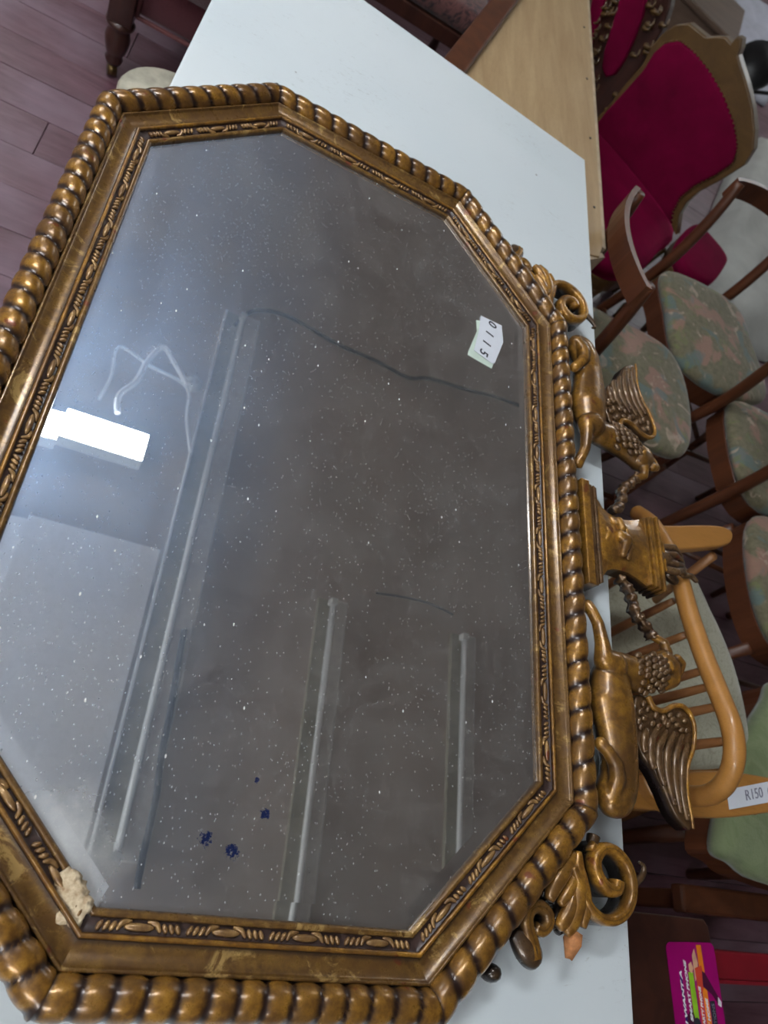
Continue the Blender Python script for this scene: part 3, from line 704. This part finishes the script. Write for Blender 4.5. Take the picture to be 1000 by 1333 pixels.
for y_ in (-.018, -.007, .007, .018): caps(bm, [(.540, y_, .008, .0055), (.556, y_ * 1.1, .013, .006), (.572, y_ * .6, .010, .0045), (.584, y_ * .4 - .003, .004, .003)])
caps(bm, [(.572, -.006, .002, .007), (.588, -.012, .0, .005), (.600, -.010, .002, .0045), (.608, -.016, .003, .004)])
caps(bm, [(.556, -.018, -.004, .010), (.570, -.024, -.005, .007)])
up_('flame_finial', bm, GILTW, True)
bm = B()     # small mask and drapery in relief on the vase
caps(bm, [(.448, .030, .012, .0075), (.450, .018, .015, .0070), (.452, .012, .013, .006)])
caps(bm, [(.444, .004, .016, .0085), (.454, .0, .018, .0090), (.452, -.010, .016, .0075), (.450, -.022, .013, .006)])
caps(bm, [(.462, .026, .010, .004), (.464, .010, .013, .004), (.466, -.006, .013, .0045), (.462, -.024, .010, .004)])
caps(bm, [(.424, .012, .010, .0042), (.428, .006, .012, .004), (.424, .0, .012, .0042), (.421, -.007, .011, .004)])
caps(bm, [(.437, .034, .008, .004), (.440, -.030, .009, .004)][:1] + [(.440, .028, .010, .004)])
up_('relief_mask', bm, GILTC, True)

# ================================================================== chairs with floral seats
def dining(label, loc, rotz, hgt):
    t = thing('dining_chair', label, 'chair', loc, 'mid-century chairs with floral seats', rotz)
    def cp(name, bm, m, smooth=True): return mesh_obj(name, bm, m, t, smooth)
    out = cr([(.03, -.145), (.03, .145), (.20, .185), (.36, .190), (.425, .13), (.445, 0), (.425, -.13), (.36, -.190), (.20, -.185)], 5, True)
    bm = B(); cushion(bm, out, .425, .462, .3); cp('seat', bm, FLORAL)
    bm = B()
    sc_ = [(x_ * .98 + .004, y_ * .985) for x_, y_ in out]; prism(bm, sc_, .365, .424, .003); cp('seat_rail', bm, REDWOOD, False)
    for s in (-1, 1):
        bm = B(); P_ = cr([(-.05, s * .165, 0), (-.02, s * .152, .22), (0, s * .142, .44), (-.015, s * .142, .6), (-.05, s * .142, hgt)], 5)
        tube(bm, P_, [.013 + .004 * math.sin(math.pi * i / len(P_)) for i in range(len(P_))], 10); cp('rear_upright', bm, REDWOOD)
        bm = B(); tube(bm, [(.425, s * .185, 0), (.395, s * .165, .38)], [.010, .016], 10); cp('front_leg', bm, REDWOOD)
    bm = B(); n_ = 12; rings = []
    for i in range(n_ + 1):
        u = -1 + 2 * i / n_; y_ = u * .155; x_ = -.05 - .045 * (1 - u * u)
        rings.append([bm.verts.new((x_ - .007, y_, hgt - .050)), bm.verts.new((x_ + .007, y_, hgt - .050)), bm.verts.new((x_ + .002, y_, hgt + .004)), bm.verts.new((x_ - .012, y_, hgt + .004))])
    for a_, b_ in zip(rings, rings[1:]):
        for k_ in range(4): bm.faces.new((a_[k_], a_[(k_ + 1) % 4], b_[(k_ + 1) % 4], b_[k_]))
    bm.faces.new(rings[0]); bm.faces.new(rings[-1][::-1]); cp('top_rail', bm, REDWOOD, False)
    for s in (-1, 1):
        bm = B(); tube(bm, [(-.022, s * .155, .20), (.41, s * .177, .20)], .008, 8); cp('stretcher', bm, REDWOOD)
    return t
dining('floral-seated teak chair pushed against the white table beside the far griffin', (.66, .75, FLOOR), -.04, .77)
dining('floral-seated teak chair facing the camera, in front of the red velvet chair', (1.25, 1.30, FLOOR), -math.pi / 2 + .08, .72)
dining('floral-seated teak chair at the right picture edge, right of the far griffin wing', (1.25, .68, FLOOR), .0, .80)
dining('floral-seated teak chair at the right edge level with the urn, rounded front to the table', (1.68, .275, FLOOR), math.pi - .05, .80)

# ================================================================== spindle-back armchair
A = thing('spindle_armchair', 'honey-coloured spindle-back armchair with a paper price tag on its arm', 'chair', (.82, -.08, FLOOR))
bp = Vector((.62, 0, -.10)); bn = Vector((1, 0, .25)).normalized()
hp = [HP(*q, bp, bn) for q in [(870, 1030), (900, 1036), (925, 1034), (945, 1018), (956, 985), (952, 945), (935, 900), (915, 850), (898, 800), (882, 745)]]
q_ = hp[-1]; hp += [Vector((.606, .065, -.045)), Vector((.612, .115, -.070)), Vector((.62, .155, -.105))]
bm = B(); tube(bm, cr([tuple(q) for q in hp], 6), .0138, 14); part('bow_back', bm, HONEY, A, True)
def arm(pts):
    bm = B(); o = cr(pts, 5, True); prism(bm, o, -.118, -.098, .004); return part('armrest', bm, HONEY, A)
arm([tuple(H(*q, -.10)[:2]) for q in [(826, 686), (880, 684), (930, 684), (950, 690), (953, 702), (940, 711), (880, 716), (835, 716)]])
arm([tuple(H(*q, -.10)[:2]) for q in [(838, 1005), (872, 1008), (900, 1004), (950, 1004), (1000, 1012), (1050, 1022), (1052, 1052), (1000, 1058), (950, 1064), (900, 1063), (870, 1055), (848, 1035)]])
for i, (px, py) in enumerate([(860, 716), (877, 782), (893, 826), (918, 872), (926, 893), (938, 919), (950, 964)]):
    q = HP(px, py, bp, bn); yb = q.y * .85 - .012; bm = B()
    tube(bm, cr([tuple(q), ((q.x + .645) / 2, (q.y + yb) / 2, (q.z - .34) / 2), (.645, yb, -.345)], 6), [.0055 + .0025 * math.sin(math.pi * k_ / 12) for k_ in range(13)], 8); part('spindle', bm, HONEYD, A, True)
so = cr([(.62, -.20), (.62, .06), (.66, .14), (.85, .17), (1.03, .13), (1.06, -.03), (1.03, -.22), (.85, -.29), (.66, -.27)], 5, True)
bm = B(); prism(bm, so, -.375, -.345, .006); part('seat', bm, HONEY, A)
for (x_, y_, x2, y2) in ((.68, .09, .64, .16), (.68, -.22, .64, -.30), (.99, .09, 1.04, .15), (.99, -.22, 1.04, -.29)):
    bm = B(); tube(bm, cr([(x_, y_, -.36), ((x_ + x2) / 2, (y_ + y2) / 2, -.57), (x2, y2, FLOOR)], 5), [.013 + .006 * math.sin(math.pi * k_ / 10) for k_ in range(11)], 10); part('leg', bm, HONEYD, A, True)
for y_ in (.135, -.305):
    bm = B(); tube(bm, [(.88, y_ * .85 + .0, -.352), (.82, y_, -.116)], [.009, .009], 8); part('arm_post', bm, HONEYD, A, True)
tg = [H(*q, -.096) for q in [(946, 1028), (1012, 1015), (1014, 1042), (950, 1054)]]
bm = B(); prism(bm, tg, -.0968, -.0962); tgo = part('price_tag', bm, PAPER, A, label='white paper price tag taped to the armrest')
c_ = H(987, 1033, -.0958); dd = H(1000, 1030, -.0958) - H(960, 1038, -.0958)
text('handwriting', 'R150  6', .021, PENCIL, tgo, c_ - A.location, (0, 0, math.atan2(dd.y, dd.x)), shear=.2)
# loose seat cushion
CU = thing('seat_cushion', 'grey-green patterned cushion on the seat of the spindle armchair', 'cushion', (.85, -.05, -.345))
so2 = cr([tuple(H(*q, -.305)[:2]) for q in [(896, 730), (932, 790), (962, 860), (980, 930), (983, 975), (962, 996), (905, 1000), (840, 994)]] + [(.66, -.22), (.645, -.08), (.65, .08), (.70, .16), (.82, .20)], 4, True)
bm = B(); cushion(bm, so2, -.345, -.305, .25); part('cover', bm, CUSH, CU, True)

# ================================================================== green seat lower right
g0 = H(985, 1050, -.32)
GC = thing('green_chair', 'chair with pale green upholstered seat at the right edge below the spindle armchair', 'chair', (g0.x + .12, g0.y, FLOOR))
go = cr([tuple(H(*q, -.30)[:2]) for q in [(1010, 905), (985, 950), (965, 1000), (950, 1060), (946, 1108), (970, 1125), (1010, 1150)]] + [(1.40, -.40), (1.46, -.2), (1.40, .0), (1.25, .03)], 4, True)
bm = B(); cushion(bm, go, -.345, -.295, .3); part('seat', bm, GREEN, GC, True)
bm = B(); prism(bm, [(sum(p[0] for p in go) / len(go) * .04 + q[0] * .96, sum(p[1] for p in go) / len(go) * .04 + q[1] * .96) for q in go], -.40, -.346); part('seat_rail', bm, REDWOOD, GC)
for q in ((1.04, -.30), (1.40, -.34), (1.38, -.04), (1.14, -.02)):
    bm = B(); tube(bm, [(q[0], q[1], -.40), (q[0] + .01, q[1] - .01, FLOOR)], [.020, .013], 10); part('leg', bm, REDWOOD, GC, True)
bm = B(); tube(bm, cr([(1.38, -.04, -.4), (1.42, -.03, -.1), (1.45, -.03, .1)], 4), .014, 8); tube(bm, cr([(1.40, -.34, -.4), (1.44, -.34, -.1), (1.47, -.34, .1)], 4), .014, 8); part('back_posts', bm, REDWOOD, GC, True)
bm = B(); box(bm, (1.465, -.185, .07), (.02, .34, .09), bev=.006); part('top_rail', bm, REDWOOD, GC)
# brown bench seat between green chair and dark table
r0, r1, r2, r3 = H(898, 1178, -.42), H(1010, 1160, -.42), H(1010, 1188, -.42), H(905, 1186, -.42)
BN = thing('wooden_bench', 'brown wooden bench rail between the green seat and the red stool', 'bench', ((r0.x + r1.x) / 2, (r0.y + r3.y) / 2, FLOOR))
bm = B(); box(bm, ((r0.x + r1.x) / 2 + .15, -.425, -.43), (.60, .05, .03), bev=.006); part('seat_board', bm, REDWOOD, BN)
for x_ in (1.02, 1.46):
    bm = B(); box(bm, (x_, -.425, (FLOOR - .445) / 2), (.035, .035, -.445 - FLOOR), bev=.004); part('leg', bm, REDWOOD, BN)

# ================================================================== dark low table with card
DZ = -.27
d0, d1 = H(700, 1172, DZ), H(922, 1197, DZ)
DT = thing('low_side_table', 'dark mahogany low table beside the white table, the coloured card lying on it', 'table', (.70, -.72, FLOOR))
x_r = d1.x; y_t = d1.y
dr = (H(955, 1333, DZ) - d1); x_b = d1.x + dr.x * 3; y_b = y_t - .52
bm = B(); prism(bm, [(x_r - .34, y_t + .002), (x_r - .34, y_b), (x_r + .02, y_b), (x_r, y_t - .01), (x_r - .01, y_t)], DZ - .02, DZ, .003); part('table_top', bm, MAHOG, DT)
bm = B(); box(bm, (x_r - .165, (y_t + y_b) / 2, DZ - .05), (.30, .46, .06)); part('apron', bm, MAHOG, DT)
for sx in (x_r - .31, x_r - .02):
    for sy in (y_t - .03, y_b + .03):
        bm = B(); box(bm, (sx, sy, (FLOOR + DZ - .02) / 2), (.028, .028, DZ - .02 - FLOOR), bev=.003); part('leg', bm, MAHOG, DT)
cz = DZ + .001
cc = [H(*q, cz) for q in [(866, 1226), (928, 1227), (952, 1400), (898, 1402)]]
ux = (cc[1] - cc[0]).normalized(); lw = (cc[1] - cc[0]).length; uy = Vector((ux.y, -ux.x, 0)); LH = lw * 1.62
MAG = simple('magenta_card', (.32, .001, .13), .35, .08, bump=0)
CARD = thing('printed_card', 'magenta card with white slogans and green and orange bands on the dark low table', 'card', cc[0] + Vector((0, 0, -.001)))
def crd(u, v): return cc[0] + ux * u * lw + uy * v * LH
def cpoly(name, uv, mat, z=.0009, th=.0003, bev=0):
    bm = B(); prism(bm, [crd(*q) for q in uv], cz + z, cz + z + th); return part(name, bm, mat, CARD)
rc = []
for (cx_, cy_, a0) in ((.09, .055, 180), (.91, .055, 270), (.91, .945, 0), (.09, .945, 90)):
    for k_ in range(5):
        an = math.radians(a0 + k_ * 22.5); rc.append((cx_ + .09 * math.cos(an), cy_ + .055 * math.sin(an)))
cpoly('card_sheet', rc, MAG, 0, .0009)
ORG = simple('orange_ink', (.85, .22, .01), .5, bump=0); LIM = simple('lime_ink', (.25, .50, .02), .5, bump=0); NAV = simple('navy_ink', (.03, .015, .16), .5, bump=0)
RED = simple('vermilion_ink', (.62, .06, .03), .5, bump=0); SKIN = simple('printed_skin', (.62, .35, .22), .5, bump=0); PLUM = simple('plum_ink', (.06, .003, .03), .5, bump=0); WINK = simple('white_ink', (.8, .78, .82), .5, bump=0)
cpoly('navy_band', [(.20, .22), (.24, .22), (.24, .84), (.20, .84)], NAV)
cpoly('lime_band', [(.38, .23), (.48, .23), (.48, .92), (.38, .92)], LIM)
cpoly('red_band', [(.52, .33), (.60, .33), (.60, .97), (.52, .97)], RED)
cpoly('orange_band', [(.62, .02), (.72, .02), (.72, .95), (.62, .95)], ORG)
cpoly('black_band', [(.74, .45), (.84, .45), (.84, .97), (.74, .97)], INK)
# plain generic figures: someone dancing, someone in a dark coat
F_ = [('printed_arm', [(.50, .10), (.56, .05), (.60, .16), (.56, .26), (.50, .30)], SKIN), ('printed_top', [(.52, .20), (.66, .18), (.70, .30), (.62, .38), (.53, .36)], RED),
      ('printed_leg', [(.66, .22), (.72, .24), (.95, .44), (.92, .48), (.80, .40), (.64, .34)], PLUM), ('printed_shoe', [(.92, .42), (.98, .46), (.96, .50), (.90, .48)], WINK), ('printed_head', [(.40, .17), (.46, .15), (.49, .20), (.45, .24), (.40, .22)], SKIN),
      ('printed_coat', [(.24, .55), (.36, .50), (.40, .60), (.38, .84), (.30, .90), (.22, .74)], PLUM), ('printed_face', [(.08, .64), (.16, .62), (.20, .70), (.14, .76), (.08, .72)], SKIN),
      ('printed_ball', [(.42 + .07 * math.cos(k_ * .7), .61 + .045 * math.sin(k_ * .7)) for k_ in range(9)], INK), ('printed_ball', [(.42 + .07 * math.cos(k_ * .7), .79 + .045 * math.sin(k_ * .7)) for k_ in range(9)], INK)]
for i, (nm, uv, mt) in enumerate(F_): cpoly(nm, uv, mt, .0013 + .00005 * i)
an = math.atan2(-uy.y, -uy.x)
for s_, u, v, sz, mt in (('I WANT A', .215, .42, .0066, WINK), ('SMART PHONE', .325, .37, .0066, WINK), ("NOW IT'S MY PARTY PHONE", .56, .64, .0066, WINK), ('IN A SMART HOME', .67, .68, .0066, WINK), ('CONGRATULATIONS', .79, .72, .0080, PENCIL)):
    q = crd(u, v); ln = {8: .40, 11: .46, 23: .60, 15: .50}[len(s_)]
    tx = text('slogan', s_, sz, mt, CARD, q + Vector((0, 0, .0021)) - CARD.location, (0, 0, an), .0002, .25 if mt is WINK else 0, 1, 1, .0003 if mt is WINK else 0)
    wd = max(v_.co.x for v_ in tx.data.vertices) - min(v_.co.x for v_ in tx.data.vertices); tx.scale = (LH * ln / wd, 1, 1)
# red stool
RZ_ = -.35
s0 = H(925, 1236, RZ_); RS = thing('red_stool', 'red painted wooden stool in the lower right corner beside the dark low table', 'stool', (s0.x + .22, s0.y - .10, FLOOR))
bm = B(); box(bm, (s0.x + .20, s0.y - .022, RZ_ - .012), (.46, .044, .024), bev=.004); part('seat_slat', bm, REDP, RS)
bm = B(); box(bm, (s0.x + .20, s0.y - .047, RZ_ - .055), (.44, .006, .11)); part('front_panel', bm, REDP, RS)
for sx in (.02, .38):
    bm = B(); box(bm, (s0.x + sx, s0.y - .03, (FLOOR + RZ_ - .11) / 2), (.05, .05, RZ_ - .11 - FLOOR)); part('leg', bm, REDP, RS)
bm = B(); box(bm, (s0.x + .02, s0.y - .14, RZ_ - .16), (.10, .18, .02), bev=.003); part('side_rail', bm, REDP, RS)

# ================================================================== velvet chairs
tl_, tr_ = Vector((1.0, 2.05, -.1)), Vector((1.35, 1.76, -.1))
td = (tr_ - tl_).normalized(); nn = Vector((td.y, -td.x, 0)); nn = nn if nn.dot(CAM - tl_) > 0 else -nn
VC = thing('velvet_nursing_chair', 'low crimson velvet chair with carved walnut-edged back and brass studs', 'chair', ((tl_.x + tr_.x) / 2, (tl_.y + tr_.y) / 2, FLOOR))
def onb(lst, p=tl_): return [HP(*q, p, nn) for q in lst]
vel = onb([(867, 56), (886, 53), (905, 68), (925, 93), (943, 125), (956, 160), (961, 190), (955, 212), (932, 228), (905, 242), (888, 256), (878, 275), (874, 300), (770, 172), (790, 145), (815, 118), (838, 92), (853, 68)])
fr = onb([(862, 44), (880, 32), (897, 30), (912, 42), (920, 48), (932, 47), (945, 48), (952, 56), (960, 47), (966, 50), (965, 62), (961, 72), (967, 92), (973, 110), (980, 140), (983, 170), (981, 195), (968, 216), (940, 234), (910, 250), (894, 264), (884, 280), (880, 306), (766, 178), (760, 170), (790, 140), (812, 112), (836, 84), (848, 60)])
bm = B(); slab(bm, [q - nn * .0 for q in fr], nn, .045, .006); part('back_frame', bm, WALNUT, VC)
bm = B(); slab(bm, [q + nn * .014 for q in vel], nn, .03, .010); part('back_pad', bm, VELVET, VC, True)
bm = B(); vc_ = cr([tuple(q + nn * .008) for q in vel[:13]], 5)
for i in range(0, len(vc_), 1): ball(bm, vc_[i], .0035, sub=1)
part('stud_row', bm, BRASS, VC, True, kind='stuff')
def seatpt(u, v, z): q = tl_ + td * (u * .455) + nn * v; return Vector((q.x, q.y, z))
sp_ = cr([tuple(seatpt(u, v, 0)[:2]) for u, v in [(0, .02), (1, .02), (1.12, .2), (1.15, .42), (1.0, .56), (.5, .62), (0, .56), (-.15, .42), (-.12, .2)]], 5, True)
bm = B(); cushion(bm, sp_, -.50, -.42, .25); part('seat_pad', bm, VELVET, VC, True)
bm = B(); prism(bm, sp_, -.545, -.501, .004); part('seat_rail', bm, WALNUT, VC)
for u, v in ((.02, .06), (.98, .06), (1.05, .48), (-.05, .48)):
    q = seatpt(u, v, 0); bm = B(); lathe(bm, [(.012, 0), (.016, .02), (.013, .05), (.022, .12), (.018, .18), (.026, .225)], (q.x, q.y, FLOOR), seg=12); part('leg', bm, WALNUT, VC, True)
# oval-backed carved chair behind
ov_p = tl_ - nn * .12 - td * .02
OC = thing('carved_oval_chair', 'dark carved chair with a crimson oval back panel, left of the low velvet chair', 'chair', (HP(820, 45, ov_p, nn) - nn * .25).to_tuple()[:2] + (FLOOR,))
def ono(lst): return [HP(*q, ov_p, nn) for q in lst]
fo = ono([(762, 120), (765, 60), (782, -20), (800, -60), (850, -90), (880, -40), (872, 10), (862, 40), (838, 80), (810, 120), (785, 160), (764, 180)])
bm = B(); slab(bm, fo, nn, .04, .006); part('back_frame', bm, MAHOG, OC)
ovl = ono([(786, 88), (789, 66), (797, 40), (806, 10), (815, -25), (828, -50), (842, -40), (845, -10), (839, 20), (828, 50), (815, 78), (802, 97), (791, 100)])
bm = B(); slab(bm, [q + nn * .02 for q in ovl], nn, .02, .008); part('oval_pad', bm, VELVET, OC, True)
bm = B(); slab(bm, [q + nn * .018 for q in ono([(766, 62), (768, 22), (778, -20), (793, -40), (790, 0), (782, 28), (774, 52), (768, 64)])], nn, .02, .006); part('side_pad', bm, VELVET, OC, True)
bm = B(); random.seed(4)
for i in range(70):
    px, py = random.uniform(768, 862), random.uniform(0, 165)
    if py > 165 - (px - 775) * 1.35 or px < 768 + max(0, (60 - py)) * .1: continue
    q = HP(px, py, ov_p, nn)
    if min((q - r_).length for r_ in ovl) < .02: continue
    inside = abs((px - 815) + (py - 25) * .33) < 20 and py < 95
    if inside: continue
    ball(bm, q + nn * .004, .011, (1, 1, 1), 0, 1); tube(bm, cr([tuple(q + nn * .01), tuple(q + td * .02 + nn * .016 + Vector((0, 0, .012))), tuple(q + td * .01 + nn * .012 + Vector((0, 0, .03)))], 3), [.006, .006, .005, .005, .004, .003, .002], 6)
part('leaf_carving', bm, WALNUT, OC, True, kind='stuff')
so_ = ov_p - td * .25
bm = B(); bc = HP(820, 45, ov_p, nn); c0 = bc - nn * .30; rot = Matrix.Rotation(math.atan2(td.y, td.x), 3, 'Z'); box(bm, (c0.x, c0.y, -.36), (.44, .42, .08), rot, .03); part('seat_pad', bm, VELVET, OC, True)
bm = B(); box(bm, (c0.x, c0.y, -.43), (.45, .43, .05), rot, .006); part('seat_rail', bm, MAHOG, OC)
for u, v in ((-.2, -.19), (.2, -.19), (.2, .19), (-.2, .19)):
    q = c0 + td * u + nn * v; bm = B(); lathe(bm, [(.014, 0), (.018, .03), (.013, .08), (.026, .2), (.018, .28), (.028, .32)], (q.x, q.y, FLOOR), seg=12); part('leg', bm, MAHOG, OC, True)
q = ov_p - td * .25 - nn * .0
# small velvet footstool
f0 = H(912, 325, -.42); FS = thing('velvet_footstool', 'small crimson velvet footstool right of the low velvet chair', 'footstool', (f0.x, f0.y, FLOOR))
bm = B(); fo2 = cr([tuple(H(*q, -.42)[:2]) for q in [(898, 296), (912, 288), (932, 306), (950, 330), (948, 345), (930, 366), (908, 358), (892, 342), (888, 318)]], 5, True); cushion(bm, fo2, -.47, -.42, .3); part('pad', bm, VELVET, FS, True)
bm = B(); prism(bm, [(q[0] * .97 + f0.x * .03, q[1] * .97 + f0.y * .03) for q in fo2], -.52, -.471, .004); part('rail', bm, WALNUT, FS)
for dx, dy in ((.07, .07), (-.07, .07), (-.07, -.07), (.07, -.07)):
    bm = B(); lathe(bm, [(.012, 0), (.02, .05), (.014, .12), (.022, .25)], (f0.x + dx, f0.y + dy, FLOOR), seg=12); part('leg', bm, WALNUT, FS, True)

# ================================================================== left background
ft = Vector((-.52, 1.49, FLOOR))
AC = thing('burgundy_armchair', 'burgundy upholstered armchair with a turned mahogany leg on a caster, top left', 'chair', (ft.x + .28, ft.y + .35, FLOOR))
def tleg(x_, y_):
    bm = B(); lathe(bm, [(.012, .035), (.020, .040), (.024, .052), (.019, .062), (.026, .075), (.031, .095), (.033, .115), (.027, .135), (.024, .145), (.036, .150), (.038, .158), (.030, .166)], (x_, y_, FLOOR), seg=20)
    box(bm, (x_, y_, FLOOR + .23), (.062, .062, .13), bev=.004); lg = part('leg', bm, MAHOG, AC, True)
    bm = B(); tube(bm, [(x_ - .010, y_ - .004, FLOOR + .017), (x_ + .010, y_ + .004, FLOOR + .017)], .017, 14); lathe(bm, [(.012, .032), (.014, .042)], (x_, y_, FLOOR), seg=10); part('caster', bm, BRASS, AC, True)
for dx, dy in ((0, 0), (.48, 0), (.48, .62), (0, .62)): tleg(ft.x + dx, ft.y + dy)
bm = B(); box(bm, (ft.x + .24, ft.y + .31, FLOOR + .265), (.455, .60, .15), bev=.01); part('seat_frame', bm, BURG, AC, True)
bm = B(); prism(bm, cr([(ft.x - .03, ft.y - .02), (ft.x + .51, ft.y - .02), (ft.x + .52, ft.y + .3), (ft.x + .50, ft.y + .66), (ft.x - .02, ft.y + .66), (ft.x - .04, ft.y + .3)], 3, True), FLOOR + .33, FLOOR + .44, .03); part('seat_pad', bm, BURG, AC, True)
bm = B(); tube(bm, [(ft.x + .035, ft.y - .0, FLOOR + .19), (ft.x + .445, ft.y - .0, FLOOR + .19)], .006, 8); tube(bm, [(ft.x + .035, ft.y, FLOOR + .19), (ft.x + .035, ft.y, FLOOR + .33)], .006, 8); part('piping', bm, PIPING, AC, True)
bm = B(); box(bm, (ft.x + .24, ft.y + .62, FLOOR + .62), (.48, .10, .55), bev=.03); part('backrest', bm, BURG, AC, True)
q = H(225, 140, -.45); ST = thing('round_stool', 'round beige stool half hidden by the white table edge, near the armchair leg', 'stool', (q.x, q.y, FLOOR))
bm = B(); lathe(bm, [(.11, -.475), (.118, -.47), (.12, -.455), (.115, -.447), (.06, -.445)], (q.x, q.y, 0), seg=32); part('seat', bm, BEIGE, ST, True)
for k_ in range(4):
    a_ = k_ * math.pi / 2 + .6; bm = B(); tube(bm, [(q.x + .075 * math.cos(a_), q.y + .075 * math.sin(a_), -.47), (q.x + .10 * math.cos(a_), q.y + .10 * math.sin(a_), FLOOR)], [.012, .009], 8); part('leg', bm, BEIGE, ST, True)
# dark patterned chair behind the far end of the white table
q = H(560, 30, -.42) + Vector((-.04, .22, 0)); PC = thing('tapestry_chair', 'dark chair with faded patterned upholstery behind the far end of the white table', 'chair', (q.x, q.y + .1, FLOOR))
TAP = weave('faded_tapestry', (.018, .008, .010), (.15, .055, .050), 10)
bm = B(); box(bm, (q.x, q.y + .08, -.40), (.46, .44, .08), bev=.025); part('seat', bm, TAP, PC, True)
bm = B(); box(bm, (q.x, q.y + .08, -.465), (.46, .44, .05), bev=.004); part('seat_rail', bm, MAHOG, PC)
for dx in (-.2, .2):
    for dy in (-.11, .27):
        bm = B(); lathe(bm, [(.013, 0), (.02, .05), (.015, .1), (.024, .28)], (q.x + dx, q.y + dy, FLOOR), seg=12); part('leg', bm, MAHOG, PC, True)
bm = B(); box(bm, (q.x, q.y + .31, -.15), (.44, .05, .46), bev=.015); part('backrest', bm, TAP, PC, True)

# ================================================================== far right
def sheet(name, px, z, mat, label, cat, hgt=.0, seed=1):
    c_ = [H(*q, z) for q in px]; cx_ = sum(q.x for q in c_) / 4; cy_ = sum(q.y for q in c_) / 4
    bm = B(); N = 28; g = []
    for i in range(N + 1):
        row = []
        for j_ in range(N + 1):
            u, v = i / N, j_ / N; p_ = (c_[0].lerp(c_[1], u)).lerp(c_[3].lerp(c_[2], u), v)
            e_ = min(u, 1 - u, v, 1 - v)
            k_ = min(1, e_ / .10); top = FLOOR + .004 + (z - FLOOR) * (k_ * k_ * (3 - 2 * k_))
            wv = abs(noise.noise(Vector((p_.x * 4 + seed, p_.y * 4, 0)))) * .05 + abs(noise.noise(Vector((p_.x * 11, p_.y * 9 + seed, 0)))) * .02
            row.append(bm.verts.new((p_.x, p_.y, top + wv * (.3 + k_))))
        g.append(row)
    for i in range(N):
        for j_ in range(N): bm.faces.new((g[i][j_], g[i + 1][j_], g[i + 1][j_ + 1], g[i][j_ + 1]))
    o = mesh_obj(name, bm, mat, None, True, (cx_, cy_, FLOOR)); o.location = (cx_, cy_, FLOOR)
    sm = o.modifiers.new('cloth_thickness', 'SOLIDIFY'); sm.thickness = .003; return tagobj(o, label, cat)
sheet('dust_sheet', [(885, 420), (1090, 470), (1150, 230), (985, 158)], -.66, CLOTH, 'rumpled off-white dust sheet on the floor behind the floral chairs', 'sheet', seed=2)
sheet('grey_blanket', [(905, 55), (1005, 128), (1080, 50), (950, -25)], -.70, GREYMAT, 'light grey blanket spread on the floor at the top right', 'blanket', seed=6)
q = H(980, 90, -.5); FN = thing('desk_fan', 'black round-headed appliance with chrome rods at the top right edge', 'fan', (q.x, q.y, FLOOR))
bm = B(); lathe(bm, [(.02, 0), (.12, .01), (.13, .04), (.12, .07), (.03, .09)], (q.x, q.y, -.5), Vector((-.5, -.6, .6)).normalized(), 24); part('head', bm, BLACK, FN, True)
bm = B(); tube(bm, [(q.x, q.y, -.5), (q.x + .03, q.y - .03, FLOOR + .02)], .018, 10); part('stem', bm, CHROME, FN, True)
bm = B(); lathe(bm, [(.14, 0), (.14, .02), (.05, .035)], (q.x + .03, q.y - .03, FLOOR), seg=24); part('base', bm, BLACK, FN, True)
for a_ in (.4, 1.4):
    bm = B(); tube(bm, [(q.x + .05, q.y - .1, -.55), (q.x + .05 + .35 * math.cos(a_), q.y - .1 + .35 * math.sin(a_), -.48)], .010, 8); part('rod', bm, BLACK, FN, True)
# brown chest behind the velvet chairs
q = H(885, 15, -.35) + Vector((.0, .12, 0)); CH = thing('wooden_chest', 'brown wooden chest behind the velvet chairs at the top edge', 'chest', (q.x + .05, q.y + .35, FLOOR))
CHW = wood('dusty_brown_wood', (.10, .06, .04), (.17, .11, .075), .5, 10, 0, 0)
rot = Matrix.Rotation(-.35, 3, 'Z')
bm = B(); box(bm, (q.x + .05, q.y + .35, -.56), (.85, .50, .40), rot, .006); part('body', bm, CHW, CH)
bm = B(); box(bm, (q.x + .05, q.y + .35, -.345), (.90, .54, .03), rot, .008); part('lid', bm, CHW, CH)
